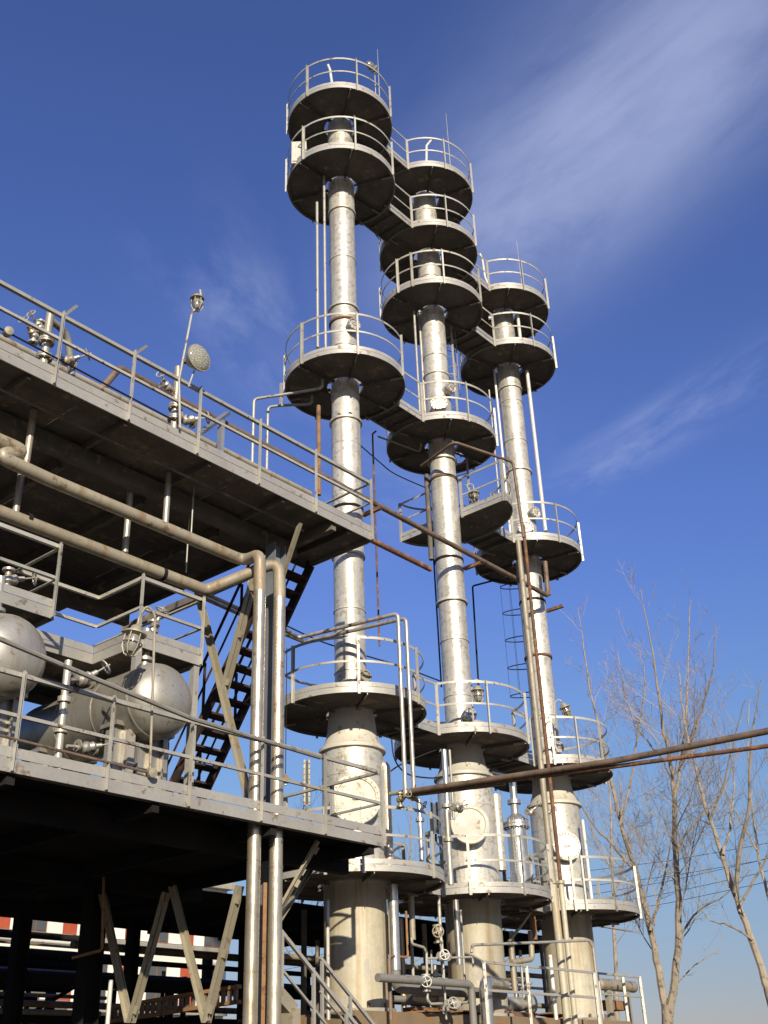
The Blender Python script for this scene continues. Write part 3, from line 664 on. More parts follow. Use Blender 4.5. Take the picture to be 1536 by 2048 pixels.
vp((1035, 628), 682, -.5, .045, 'white', 'short white pipe standing on the second highest platform of the shortest column')
z_ = LV['c']-.15; q = pZ(745, 868, z_); q2 = pZ(748, 1262, 0)
bend_pipe([pZ(752, 862, z_+.1), q, at(q, zV(757, 1292, q))], .020, 'rust', 'thin brown pipe dropping from the walkway past the upper deck corner', bend=.05)
bend_pipe([pZ(756, 873, z_), pZ(840, 904, z_), pZ(842, 888, z_)], .022, 'steel_tan', 'thin pale pipe bent under the walkway between the two taller columns', bend=.05)
z_ = LV['h']-.45; q = pZ(942, 1176, z_)
bend_pipe([pZ(1030, 1150, z_), pZ(945, 1172, z_), at(q, zV(955, 1374, q))], .022, 'dark', 'thin dark pipe bending down between the middle and shortest columns', bend=.06)
z_ = LV['c']-.55; q = pZ(1032, 928, z_)
bend_pipe([pZ(843, 932, z_), pZ(908, 884, z_), pZ(1026, 924, z_), at(q, zV(1042, 1075, q))], .035, 'brown_pipe', 'brown pipe bent around the front of the middle column below its platform', bend=.12)
# tall pair of pipes in front of the shortest column
pq = pY(1085, 1560, -.9)
for k, (dx, r, mt, zt, l) in enumerate(((0, .062, 'tanpipe', 12.55, 'tall tan pipe standing in front of the shortest column, thicker of a pair'), (.15, .040, 'rust', 12.95, 'tall rusty pipe standing in front of the shortest column, thinner of a pair'))):
    x, y = pq.x+dx*.64, pq.y-dx*.77
    t = T('tall_pipe', l, 'pipe', (x, y, 0), 'tall pipes before the shortest column')
    M().tube([(x, y, 5.1), (x, y, zt)], r, 14).part('tube', mt, t); M().tube([(x, y, 0), (x, y, 5.098)], r+.012, 14).part('tube', 'cream', t)
    M().lathe([(r, -.03), (r+.04, -.03), (r+.04, .03), (r, .03)], (x, y, 5.1), n=16, closed=True).part('flange', 'steel_tan', t)
# gooseneck pair over the second platform of the tallest column
for k, (pts, yb, l) in enumerate((([(572, 1260), (596, 1276), (796, 1227)], 1592, 'thin pipe arching over the platform, its drop leg nearer the tallest column'), ([(574, 1270), (608, 1284), (812, 1236)], 1592, 'thin pipe arching over the platform, its drop leg further from the tallest column'))):
    w = [pZ(*p, 8.98+.02*k) for p in pts]; b = at(w[2], zV((800, 820)[k], yb, w[2]))
    bend_pipe([w[0]-Vector((2.2, .2, 0)), w[0], w[1], w[2], b], .036, 'pipe_silver', l, 'arched_pipe', .10, 'arched pipe pair', 12)
# ------------------------------------------------------------------ caged ladders
def ladder(x, y, z0, z1, face, label, cage=True, w=.40, mt='dark'):
    """face = outward direction (angle) of the climber side"""
    d = Vector((math.cos(face), math.sin(face), 0)); s = Vector((-d.y, d.x, 0)); c = Vector((x, y, 0))
    t = T('caged_ladder', label, 'ladder', (x, y, z0), 'ladders on the columns')
    for k in (-1, 1): M().bar(c+s*k*w/2+ZUP*z0, c+s*k*w/2+ZUP*(z1+.9), .05, .012, d).part('stile', mt, t)
    n = int((z1-z0)/.3)
    for i in range(n): z = z0+.25+i*.3; M().tube([c-s*w/2+ZUP*z, c+s*w/2+ZUP*z], .010, 6).part('rung', mt, t)
    if cage:
        zc = [z0+2.1+.7*i for i in range(20) if z0+2.1+.7*i < z1+.9]
        for z in zc:
            hoop = [c+s*(w/2*math.cos(a)*1.0)*(1.0)+d*(.55*math.sin(a))+ZUP*z for a in [PI*j/12 for j in range(13)]]
            m = M()
            for j in range(12): m.bar(hoop[j], hoop[j+1], .006, .024)
            m.part('cage_hoop', mt, t)
        for a in (PI*.2, PI*.5, PI*.8):
            o = c+s*(w/2*math.cos(a))+d*(.55*math.sin(a)-.006); M().bar(o+ZUP*zc[0], o+ZUP*zc[-1], .018, .006, d).part('cage_strap', mt, t)
ladder(XS[1]+.62, .12, LV['c'], LV['d'], R(10), 'pale caged ladder on the far side of the middle column', mt='rail')
ladder(XS[1]+.75, .05, LV['h'], LV['c'], R(10), 'short ladder rising from the half platform through an oval hatch', cage=False, mt='rail')
lq = pY(1058, 1300, .36); ladder(lq.x, lq.y, LV['b'], LV['h'], R(118), 'dark caged ladder behind the shortest column, between two platforms')
# ------------------------------------------------------------------ vessels and risers between the columns at the lowest platform
p = pY(1037, 1700, -.25); zt = zV(1034, 1650, p)
t = T('vertical_exchanger', 'shiny upright vessel with bolted flange between middle and shortest columns', 'vessel', (p.x, p.y, 4.72))
M().lathe([(.20, 4.72), (.20, zt-.06)], (p.x, p.y, 0), n=32).part('shell', 'shiny', t)
M().lathe([(.2, zt-.06), (.27, zt-.06), (.27, zt-.01), (.262, zt), (.27, zt+.01), (.27, zt+.05), (.2, zt+.05)], (p.x, p.y, 0), n=32, closed=True).part('flange', 'shiny', t)
for k in range(16): a = 2*PI*k/16; M().lathe([(.016, -.09), (.016, .09)], (p.x+.238*math.cos(a), p.y+.238*math.sin(a), zt), n=6).part('bolt', 'steel_tan', t)
M().lathe([(.22, zt+.052), (.20, zt+.12), (.12, zt+.19), (.085, zt+.22), (.085, zt+.42)], (p.x, p.y, 0), n=28).part('head', 'shiny', t)
M().lathe([(.08, zt+.42), (.14, zt+.42), (.14, zt+.50), (.08, zt+.50)], (p.x, p.y, 0), n=20, closed=True).part('flange', 'shiny', t)
M().tube(fil([(p.x, p.y, zt+.50), (p.x, p.y, zt+.95), (p.x-.5, p.y+.2, zt+1.02)], .14, 7), .075, 16).part('elbow_pipe', 'shiny', t)
p = pY(992, 1670, .1); vp((990, 1590), 1742, -.1, .115, 'silver', 'pale thick pipe standing between the middle column and the shiny upright vessel')
t = T('offtake_pipe', 'silver pipe leaving the wide shell of the tallest column and dropping to its lowest platform', 'pipe', (0, 0, 0))
p = pY(775, 1640, -.45); t.location = (p.x, p.y, 4.7); ORG[t.name] = Vector((p.x, p.y, 4.7)); zt = zV(772, 1525, p)
M().tube(fil([(0.2, -.2, zt-.1), (p.x, p.y, zt), (p.x, p.y, 4.72)], .16, 7), .085, 16).part('tube', 'pipe_silver', t)
vp((838, 1600), 1722, -.7, .045, 'shiny', 'thin bright pipe on the walkway between the tallest and middle columns', flanges=(1640,))
vp((893, 1620), 1770, -.9, .050, 'pipe_silver', 'silver pipe with valve standing close to the middle column wide shell', flanges=(1612, 1680))
vp((888, 1500), 1640, -.75, .055, 'shiny', 'bright pipe beside the wide shell of the middle column', 'vertical_pipe')
vp((899, 1500), 1640, -.62, .025, 'rail', 'thin pipe next to a bright pipe beside the middle column')
vp((1165, 1640), 1805, -.75, .035, 'white', 'thin white pipe beside the wide shell of the shortest column')
# sight gauges
def gauge(px, y0, y1, Y, label, w=.10, mt='steel_tan'):
    p = pY(px, y0, Y); z1 = p.z; z0 = zV(px, y1, p); t = T('sight_gauge', label, 'gauge', (p.x, p.y, z0), 'sight gauges'); d = Vector((-.75, -.66, 0)); s = Vector((.66, -.75, 0))
    for k in (-1, 1): M().bar(V3((p.x, p.y, z0))+s*k*w*.38, V3((p.x, p.y, z1))+s*k*w*.38, w*.3, .05, d).part('cheek', mt, t)
    M().bar(V3((p.x, p.y, z0+.02)), V3((p.x, p.y, z1-.02)), w*.4, .03, d).part('glass', 'pane', t)
    n = int((z1-z0)/.09)
    for i in range(n):
        for k in (-1, 1): M().lathe([(.012, .02), (.012, .045)], V3((p.x, p.y, z0+.05+i*.09))+s*k*w*.42, d, 6).part('stud', mt, t)
    M().tube([(p.x, p.y, z0-.15), (p.x, p.y, z0)], .02, 8).part('drain', mt, t)
gauge(614, 1520, 1610, -.35, 'tall studded sight gauge beside the wide shell of the tallest column, behind the railing')
gauge(868, 1605, 1668, -.8, 'dark sight gauge with studs near the wide shell of the middle column', .12, 'dark')
gauge(30, 1405, 1440, -1.0, 'studded sight gauge hanging between the two drums')
# ------------------------------------------------------------------ valves
def valve(p, ax, stem, s, label, mt='steel_tan', wheel='rail', group='gate valves'):
    p = V3(p); ax = V3(ax).normalized(); stem = V3(stem).normalized(); t = T('gate_valve', label, 'valve', p-ZUP*.08*s, group)
    M().lathe([(.035*s, -.12*s), (.04*s, -.06*s), (.075*s, -.03*s), (.08*s, 0), (.075*s, .03*s), (.04*s, .06*s), (.035*s, .12*s)], p, ax, 16).part('body', mt, t)
    for k in (-1, 1): M().lathe([(.03*s, -.014*s), (.08*s, -.014*s), (.08*s, .014*s), (.03*s, .014*s)], p+ax*k*.13*s, ax, 16, closed=True).part('flange', mt, t)
    M().lathe([(.06*s, .05*s), (.065*s, .10*s), (.035*s, .13*s), (.03*s, .2*s)], p, stem, 14).part('bonnet', mt, t)
    M().lathe([(.012*s, .19*s), (.012*s, .38*s)], p, stem, 8).part('stem', mt, t)
    u, w = perp(stem); c = p+stem*.32*s; Rw = .088*s
    hw = M().tube([c+(u*math.cos(2*PI*k/24)+w*math.sin(2*PI*k/24))*Rw for k in range(25)], .010*s, 8, False).part('handwheel', wheel, t)
    for k in range(4): a = PI*k/2+.3; M().bar(c, c+(u*math.cos(a)+w*math.sin(a))*Rw, .010*s, .007*s, stem).part('spoke', wheel, hw)
tocam = Vector((-.77, -.64, 0))
VS = [((875, 1868), -.9, (0, 0, 1), tocam, 1.0, 'tan gate valve with spoked wheel under the walkway between tallest and middle columns', 'tanpipe', 'steel_tan'),
      ((888, 1913), -1.0, (1, 0, 0), tocam, .85, 'valve with pale spoked wheel on a thin horizontal pipe beside the middle column skirt', 'rail', 'white'),
      ((852, 1966), -1.0, (0, 0, 1), tocam, .9, 'valve with pale spoked wheel just above the thick insulated pipe', 'rail', 'white'),
      ((912, 1616), -1.0, (1, 0, 0), tocam+Vector((.5, -.4, 0)), .9, 'small valve with handwheel in front of the wide shell of the middle column', 'tank_silver', 'rail'),
      ((905, 2008), -1.1, (1, 0, 0), tocam, .9, 'low valve on a thin horizontal pipe near the plinth', 'rail', 'rail'),
      ((165, 1360), -2.0, (1, 0, 0), Vector((.6, -.3, .5)), 1.0, 'valve with handwheel above the body of the drum beside the stairs', 'tank_silver', 'rail'),
      ((172, 1495), -2.1, (1, 0, 0), Vector((.8, -.5, .2)), .9, 'valve with handwheel below the body of the drum beside the stairs', 'tank_silver', 'rail'),
      ((305, 1262), -1.5, (0, 0, 1), Vector((.2, -.3, .9)), 1.0, 'valve standing on the access platform above the drum beside the stairs', 'tank_silver', 'rail'),
      ((15, 1160), -1.5, (0, 0, 1), Vector((.7, -.3, .2)), 1.0, 'valve standing on the access platform above the further drum', 'tank_silver', 'rail'),
      ((1060, 1625), -.6, (1, 0, 0), Vector((.5, -.6, .6)), .8, 'small valve beside the bolted head of the shiny upright vessel', 'tank_silver', 'rail'),
      ((1093, 1628), -.9, (0, 0, 1), Vector((.6, -.5, .5)), .7, 'small valve on the tall pipes before the wide shell of the shortest column', 'tank_silver', 'rail'),
      ((820, 1590), -1.5, (1, 0, 0), Vector((.3, -.6, -.6)), .9, 'rusty valve hanging where the thick brown cables meet the arched pipes', 'brass', 'steel_tan'),
      ((800, 1600), -1.5, (0, 0, 1), Vector((-.3, -.8, .2)), .8, 'rusty valve under the arched pipes near the tallest column wide shell', 'brass', 'steel_tan')]
for px, Y, ax, st, s, l, m1, m2 in VS: valve(pY(*px, Y), ax, st, s, l, m1, m2)
vp((137, 1322), 1535, -2.15, .045, 'pipe_silver', 'silver standpipe with flanges feeding the valves in front of the drum by the stairs', flanges=(1400, 1462))
bend_pipe([pY(140, 1360, -2.1), pY(160, 1360, -2.0)], .02, 'pipe_silver', 'short stub from the flanged standpipe to the upper drum valve', group='stubs on the drum standpipe')
bend_pipe([pY(134, 1492, -2.15), pY(168, 1495, -2.1)], .02, 'pipe_silver', 'short stub from the flanged standpipe to the lower drum valve', group='stubs on the drum standpipe')
# flanged valve stands on the upper deck
def stand(px, yt, yb, label, fl):
    p = pY(px[0], px[1], -2.05); zt = zV(px[0], yt, p)
    t = T('valve_stand', label, 'valve stand', (p.x, p.y, 9.54), 'flanged valve stands on the upper deck')
    M().tube([(p.x, p.y, 9.54), (p.x, p.y, zt)], .055, 16).part('tube', 'pipe_silver', t)
    for y in fl:
        z = zV(px[0], y, p)
        M().lathe([(.05, -.03), (.105, -.03), (.105, -.005), (.09, 0), (.105, .005), (.105, .03), (.05, .03)], (p.x, p.y, z), n=20, closed=True).part('flange', 'pipe_silver', t)
        for k in range(6): a = k*PI/3; M().lathe([(.012, -.05), (.012, .05)], (p.x+.085*math.cos(a), p.y+.085*math.sin(a), z), n=6).part('bolt', 'steel_tan', t)
    return p
p = stand((92, 690), 625, 720, 'flanged silver valve stand on the upper deck beside a curved grey pipe', (683, 715))
zt = zV(105, 640, p)
bend_pipe([(p.x, p.y, zt), (p.x+.35, p.y+.1, zt+.02), (p.x+.55, p.y+.2, zt-.5), (p.x+.5, p.y+.25, 9.56)], .05, 'insul', 'curved grey pipe falling behind the railing of the upper deck', bend=.3)
valve(pV(68, 672, p), (0, 0, 1), (-.8, -.3, .35), .8, 'small valve with wheel beside the flanged stand, lower on the upper deck', 'pipe_silver', 'rail')
valve(pV(80, 655, p), (0, 0, 1), (-.8, -.3, .35), .7, 'small valve with wheel beside the flanged stand, higher on the upper deck', 'pipe_silver', 'rail')
valve(pV(132, 722, p), (1, 0, 0), (.5, -.5, .3), .9, 'valve with wheel at the foot of the curved grey pipe', 'pipe_silver', 'steel_tan')
p = stand((352, 800), 735, 850, 'flanged silver valve stand on the upper deck next to the lamp pole', (815, 838))
valve(pV(372, 840, p), (1, 0, 0), (.6, -.4, .2), 1.0, 'valve with wheel at the foot of the lamp pole on the upper deck', 'pipe_silver', 'steel_tan')
valve(pV(335, 775, p), (1, 0, 0), (-.8, -.4, .3), .8, 'small valve with wheel projecting from the stand by the lamp pole', 'pipe_silver', 'rail')
# short pipe support post on the upper deck
t = T('pipe_support', 'short grey post with a slanted arm carrying pipes over the upper deck', 'pipe support', (-5.5, YF+.1, 9.54)); ps = pY(440, 912, YF+.05)
M().bar((ps.x, ps.y, 9.54), (ps.x, ps.y, zV(438, 842, ps)), .09, .06).part('post', 'grey_blue', t)
M().bar(pY(398, 868, YF+.1), pY(455, 826, -.7), .09, .05).part('arm', 'grey_blue', t)
# thin conduits along the railings with junction boxes
def conduit(pts, r, mt, label, box=None, group='conduits along the deck railings'):
    t = T('conduit', label, 'conduit', min(pts, key=lambda p: p.z), group); M().tube(pts, r, 8).part('tube', mt, t)
    for b in box or []: M().lathe([(.0, -.06), (.055, -.05), (.06, 0), (.055, .05), (0, .06)], b, (.2, .9, .1), 14).part('junction_box', 'steel_tan', t)
conduit([pY(-200, 552, YF-.05), pY(14, 664, YF-.05), pY(350, 842, YF-.05)], .012, 'dark', 'thin dark cable strung along the upper deck railing', [pY(16, 664, YF-.05)])
conduit([pY(-200, 1420, YF-.05), pY(0, 1471, YF-.05), pY(302, 1546, YF-.05)], .016, 'brown_pipe', 'thin conduit along the lower deck railing ending in a junction box', [pY(303, 1546, YF-.05)])
conduit([pY(-200, 1192, YF-.25), pY(0, 1278, YF-.25), pY(200, 1362, YF-.22), pY(383, 1437, YF-.18), pY(640, 1515, YF-.1)], .030, 'insul', 'grey pipe slanting along the outside of the lower deck railing')
# ------------------------------------------------------------------ thick rusty cables sagging overhead towards the viewer side
xr_ = -.45
for k, (pts, r, l) in enumerate((([(800, 1586), (1000, 1556), (1230, 1522), (1536, 1462), (1900, 1380)], .046, 'thickest brown rusty pipe slung overhead across the columns'),
                                 ([(800, 1592), (1000, 1564), (1230, 1533), (1536, 1492), (1900, 1435)], .030, 'thinner dark pipe slung just below the thickest overhead one'),
                                 ([(780, 1588), (900, 1570), (1020, 1556), (1150, 1540)], .035, 'short rusty pipe bundled with the overhead ones near the tallest column'),
                                 ([(830, 1590), (930, 1578), (1010, 1568)], .026, 'short pale pipe under the overhead bundle at the middle column'))):
    w = [pX(*p, xr_+.05*k) for p in pts]
    if k < 2: w.append(w[-1]+(w[-1]-w[-2]).normalized()*14)      # they run on to the next pipe bridge
    M().tube(fil(w, .8, 4), r, 12).thing('overhead_pipe', ('brown_pipe', 'rust', 'tanpipe', 'insul')[k], l, 'pipe', 'pipes slung overhead')
# ------------------------------------------------------------------ lamps
def jar(t, p, s=1.0, tilt=(0, 0, -1)):
    """caged jar lamp hanging along tilt"""
    d = V3(tilt).normalized(); p = V3(p)
    M().lathe([(.02*s, -.06*s), (.05*s, -.04*s), (.065*s, 0), (.105*s, .02*s), (.105*s, .035*s), (.07*s, .05*s)], p, d, 20).part('cap', 'steel_tan', t)
    M().lathe([(.06*s, .05*s), (.068*s, .10*s), (.065*s, .17*s), (.045*s, .21*s), (0, .225*s)], p, d, 20).part('glass_jar', 'bulb', t)
    u, w = perp(d); 
    for k in range(6):
        a = 2*PI*k/6; o = u*math.cos(a)+w*math.sin(a)
        M().tube([p+o*.085*s+d*.04*s, p+o*.085*s+d*.17*s, p+o*.05*s+d*.235*s, p+d*.245*s], .006*s, 5).part('guard_wire', 'steel_tan', t)
    M().tube([p+(u*math.cos(2*PI*k/16)+w*math.sin(2*PI*k/16))*.086*s+d*.12*s for k in range(17)], .006*s, 5, False).part('guard_ring', 'steel_tan', t)
def gooseneck(post, apex, lamp, r, label, s=1., tilt=(0, 0, -1), mt='rail'):
    t = T('caged_lamp', label, 'lamp', post, 'caged jar lamps'); pts = [post, *apex, V3(lamp)-V3(tilt).normalized()*.06*s]
    M().tube(fil(pts, .12, 6), r, 8).part('neck', mt, t); jar(t, lamp, s, tilt)
p0 = pY(352, 860, YF-.04); base = Vector((p0.x+.05, YF-.06, 9.7)); top = pV(382, 622, base); lt = pV(394, 596, base)
t = T('caged_lamp', 'caged jar lamp on a tall bent pole above the upper deck railing', 'lamp', base, 'caged jar lamps')
M().tube(fil([base, pV(358, 760, base), pV(384, 625, base), pV(404, 606, base), pV(400, 580, base)], .05), .016, 8).part('pole', 'rail', t); jar(t, pV(394, 600, base)+ZUP*.05, 1.0, (.05, 0, -1))
# floodlight on the same pole
fp = pV(385, 722, base); fd = Vector((.02, -1.0, -.06)).normalized(); t = T('floodlight', 'round glass-fronted floodlight clamped to the lamp pole', 'floodlight', fp-ZUP*.2)
M().lathe([(.03, -.10), (.07, -.09), (.10, -.05), (.17, .05), (.205, .10), (.205, .125), (.19, .125)], fp+fd*.02, fd, 28).part('reflector_bowl', 'steel_tan', t)
M().lathe([(.195, .118), (.17, .15), (.10, .18), (0, .192)], fp+fd*.02, fd, 28).part('lens', 'lamp_glass', t)
M().lathe([(.185, .108), (.12, .03), (0, -.03)], fp+fd*.02, fd, 24).part('mirror', 'mirror', t)
M().bar(fp-fd*.08, pV(365, 722, base), .05, .04).part('bracket', 'orange_rust', t); M().tube([fp-ZUP*.18+fd*.05, fp-ZUP*.42-fd*.05], .012, 6).part('lever', 'rail', t)
# other caged lamps
b = pY(300, 1540, YF-.06); gooseneck(b, [pV(310, 1230, b), pV(296, 1212, b)+tocam*.05, pV(278, 1235, b)], pV(272, 1262, b), .016, 'caged jar lamp on a hooked pole before the drum beside the stairs', 1.35, (-.15, .1, -1), 'tanpipe')
b = pZ(930, 1000, LV['h']+.2); b = Vector((XS[1]+.9, -.45, LV['h']+.1)); gooseneck(b, [pV(932, 968, b), pV(946, 968, b)], pV(948, 984, b), .014, 'caged jar lamp on a hooked arm over the half platform', 1.2)
b = pY(945, 1430, -.9); gooseneck(at(b, LV['b']+.1), [pV(943, 1362, b), pV(958, 1358, b)], pV(955, 1378, b), .014, 'caged jar lamp over the wide-shell platform of the middle column', 1.2)
b = pY(1108, 1490, -.6); gooseneck(at(b, LV['b']+.1), [pV(1108, 1406, b), pV(1118, 1398, b)], pV(1128, 1412, b), .014, 'caged jar lamp over the wide-shell platform of the shortest column', 1.2, (.25, -.2, -1))
b = pZ(752, 205, LV['f']); gooseneck(at(b, LV['f']+.1), [at(b, zV(755, 128, b))], pV(750, 140, b), .012, 'caged jar lamp at the top railing of the tallest column', 1.1, (-.8, .2, .3))
t = T('pendant_lamp', 'rusty saucer lamp hanging under a round platform beside the riser pipes', 'lamp', pY(571, 1575, -1.6)); p = pY(571, 1562, -1.6)
M().lathe([(.015, .10), (.03, .06), (.10, .0), (.105, -.01), (.02, 0.01)], p, n=20).part('shade', 'orange_rust', t); M().lathe([(.02, 0), (.02, -.06), (0, -.07)], p, n=12).part('bulb', 'white', t); M().tube([p+ZUP*.09, at(p, LV['b'])], .006, 6).part('cord', 'dark', t)
# lightning rods and vent stubs on the column tops
for px, y0, y1, Y, l in ((757, 98, 150, -.3, 'tallest'), (898, 226, 300, -.4, 'middle'), (1040, 478, 540, -.5, 'shortest')):
    p = pY(px, y1, Y); M().tube([(p.x, p.y, p.z-.8), (p.x, p.y, zV(px, y0, p))], .014, 6, r1=.005).thing('lightning_rod', 'rail', f'thin lightning rod at the top of the {l} column', 'lightning rod')
for ci, pts, l in ((0, [(664, 168), (660, 140), (656, 130)], 'tallest'), (1, [(853, 318), (853, 292), (862, 281)], 'middle'), (2, [(970, 555), (965, 520), (960, 508)], 'shortest')):
    b = Vector((XS[ci]-.25, -.1, TOP[ci])); M().tube([at(b, TOP[ci]+.06)]+[pV(*p, b) for p in pts], .035, 10).thing('vent_stub', 'white', f'short bent white vent pipe on top of the {l} column', 'vent pipe')
# white instrument cabinet on the second platform of the tallest column
p = pZ(606, 325, LV['e']+.1); t = T('instrument_cabinet', 'cream sheet-metal cabinet on the second platform of the tallest column', 'cabinet', (p.x, p.y, LV['e']+.07))
M().bar((p.x, p.y+.12, LV['e']+.07), (p.x, p.y+.12, LV['e']+.75), .34, .2, tocam).part('case', 'cover', t); M().bar((p.x-.085, p.y+.12-.072, LV['e']+.12), (p.x-.085, p.y+.12-.072, LV['e']+.70), .29, .02, tocam).part('door', 'cover', t)
# ------------------------------------------------------------------ rear deck behind the columns and the shaded clutter under it
t = T('rear_deck', 'dark deck behind the lowest round platforms, seen from below between the columns', 'deck', (2.9, 5.15, 4.55))
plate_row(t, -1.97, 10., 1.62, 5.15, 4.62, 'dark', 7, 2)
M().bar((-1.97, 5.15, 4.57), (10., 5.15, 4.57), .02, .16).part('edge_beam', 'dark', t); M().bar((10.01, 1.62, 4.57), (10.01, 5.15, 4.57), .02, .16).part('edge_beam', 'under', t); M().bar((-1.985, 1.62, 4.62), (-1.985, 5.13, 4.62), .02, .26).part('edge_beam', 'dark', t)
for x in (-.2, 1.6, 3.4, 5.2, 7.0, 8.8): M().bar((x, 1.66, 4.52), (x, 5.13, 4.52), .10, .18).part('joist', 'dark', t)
for x, l in ((-.9, 'dark stanchion under the rear deck behind the tallest column'), (1.9, 'dark stanchion under the rear deck between tallest and middle columns'), (4.9, 'dark stanchion under the rear deck between middle and shortest columns'), (9.6, 'dark stanchion at the free end of the rear deck')): hcol(x, 4.7, 0, 4.5, l, 'dark', .18)
def xp(y0, Y, x0, x1, r, mt, label, dz=0, group='shaded pipes along the rear racks', name='rack_pipe'):
    z = pY(y0[0], y0[1], Y).z+dz; return M().tube([(x0, Y, z), (x1, Y, z)], r, 10).thing(name, mt, label, 'pipe', group)
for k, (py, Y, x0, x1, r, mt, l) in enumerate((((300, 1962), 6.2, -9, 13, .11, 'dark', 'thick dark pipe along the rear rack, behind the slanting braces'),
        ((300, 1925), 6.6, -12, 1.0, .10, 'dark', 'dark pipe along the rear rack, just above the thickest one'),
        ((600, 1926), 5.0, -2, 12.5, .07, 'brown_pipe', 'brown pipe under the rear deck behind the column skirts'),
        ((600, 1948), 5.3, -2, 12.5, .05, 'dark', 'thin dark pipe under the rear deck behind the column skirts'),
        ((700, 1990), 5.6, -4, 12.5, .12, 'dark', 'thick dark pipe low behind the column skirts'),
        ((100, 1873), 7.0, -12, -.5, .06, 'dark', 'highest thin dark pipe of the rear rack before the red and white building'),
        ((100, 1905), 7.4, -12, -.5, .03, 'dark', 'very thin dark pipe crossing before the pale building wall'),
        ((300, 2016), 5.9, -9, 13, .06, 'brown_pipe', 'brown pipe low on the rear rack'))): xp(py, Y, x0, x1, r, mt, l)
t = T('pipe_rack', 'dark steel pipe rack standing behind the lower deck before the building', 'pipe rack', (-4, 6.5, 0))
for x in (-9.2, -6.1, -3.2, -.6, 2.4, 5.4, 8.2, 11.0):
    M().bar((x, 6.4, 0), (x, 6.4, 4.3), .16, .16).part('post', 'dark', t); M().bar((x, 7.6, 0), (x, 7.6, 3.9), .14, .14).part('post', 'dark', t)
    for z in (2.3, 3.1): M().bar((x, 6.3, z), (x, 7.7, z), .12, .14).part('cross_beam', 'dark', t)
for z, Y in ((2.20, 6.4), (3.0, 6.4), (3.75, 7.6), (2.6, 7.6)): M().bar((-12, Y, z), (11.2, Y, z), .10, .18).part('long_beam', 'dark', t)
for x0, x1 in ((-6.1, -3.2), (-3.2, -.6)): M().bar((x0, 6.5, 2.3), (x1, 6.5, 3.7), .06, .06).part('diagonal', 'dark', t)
# slotted rusty cable tray
a, b = pX(215, 2030, -2.6), pX(478, 1988, -2.6); t = T('cable_tray', 'rusty slotted cable tray sloping under the lower deck behind the braces', 'cable tray', a)
for dz in (-.10, .10): M().bar(a+ZUP*dz, b+ZUP*dz, .10, .05).part('side_rail', 'orange_rust', t)
for k in range(23): q = a.lerp(b, (k+.5)/23); M().bar(q-ZUP*.075, q+ZUP*.075, .05, .05, (0, 1, 0)).part('slat', 'brown_pipe', t)
# rusty drain pipe and a thin pale standpipe under the lower deck
p = pX(212, 1700, -4.3); q = pV(204, 1900, p); bend_pipe([at(p, 4.5), q, pX(144, 1916, -4.5)], .022, 'orange_rust', 'bent orange-rusty drain pipe in the shade under the lower deck', bend=.05)
vp((222, 1960), 2120, .6, .03, 'white', 'thin pale standpipe beside the slanting braces under the lower deck')
# ------------------------------------------------------------------ lower stairs beside the tallest column
def low_stairs():
    ya, yb = -1.75, -.98; A = pY(560, 1860, ya); B = pY(700, 2035, ya); A2 = pY(640, 1915, yb); B2 = pY(742, 2048, yb)
    t = T('lower_stairs', 'steel stairs with angle railings descending past the foot of the tallest column', 'stairs', (B.x, ya, B.z-2.2))
    d = (B-A).normalized()
    for p, y in ((A, ya), (A2, yb)):
        e = p+d*3.6; M().bar(p, e, .045, .045).part('handrail', 'fascia', t); M().bar(p-ZUP*.45, e-ZUP*.45, .03, .03).part('mid_rail', 'fascia', t)
        M().bar(p-ZUP*.98, e-ZUP*.98, .05, .18).part('stringer', 'steel_tan', t)
        for f in (.05, .8, 1.6, 2.4, 3.2): M().bar(p+d*f, p+d*f-ZUP*.95, .04, .04).part('baluster', 'fascia', t)
    for k in range(14): q = A-ZUP*.98+d*(.1+k*.26); M().box(q.x-.12, q.x+.12, ya+.03, yb-.03, q.z-.015, q.z+.015).part('tread', 'tread', t)
low_stairs()
p = pY(582, 2000, -2.1); t = T('steel_pedestal', 'pale folded-plate pedestal at the foot of the riser pipes', 'pedestal', (p.x, p.y, 0))
M().bar((p.x, p.y, 0), (p.x, p.y, p.z-.1), .20, .14).part('leg', 'steel_tan', t); M().bar((p.x+.02, p.y, p.z-.12), (p.x-.30, p.y+.02, p.z+.12), .13, .16).part('arm', 'steel_tan', t)
t = T('rusty_channel', 'rusty channel strip bolted between the two riser pipes under the lower deck', 'channel', (-4.2, -2.1, 0)); p = pY(527, 1765, -2.0)
M().ell((p.x, p.y, 0), (p.x, p.y, p.z), .09, .012, (.8, -.6, 0), (.6, .8, 0)).part('web', 'orange_rust', t)
# ------------------------------------------------------------------ pipework at the foot of the columns
Yq = -1.15
def pp(pts, r, mt, label, Y=Yq, bend=.1, name='process_pipe', n=14, **k): return bend_pipe([pY(*p, Y) for p in pts], r, mt, label, name, bend, 'pipes at the column feet', n)
pp([(786, 1790), (793, 1985), (1008, 1950)], .075, 'shiny', 'bright insulated pipe dropping beside the tallest column skirt', -.75, .16) if 0 else None
a = pY(785, 1785, -.75); b = at(a, zV(797, 1975, a)); c = pY(1004, 1955, -.75)
bend_pipe([at(a, 4.6), b, Vector((c.x, c.y, b.z))], .085, 'insul', 'thick grey insulated pipe running low from the tallest column to the middle one', 'insulated_pipe', .16, 'pipes at the column feet', 18)
M().tube([at(a, 4.6)+tocam*.004, at(b, b.z+.25)+tocam*.004], .089, 20).thing('pipe_jacket', 'shiny', 'bright metal jacket on the pipe dropping beside the tallest column skirt', 'pipe jacket')
a = pY(781, 1957, -1.1); b = pY(940, 1934, -1.1)
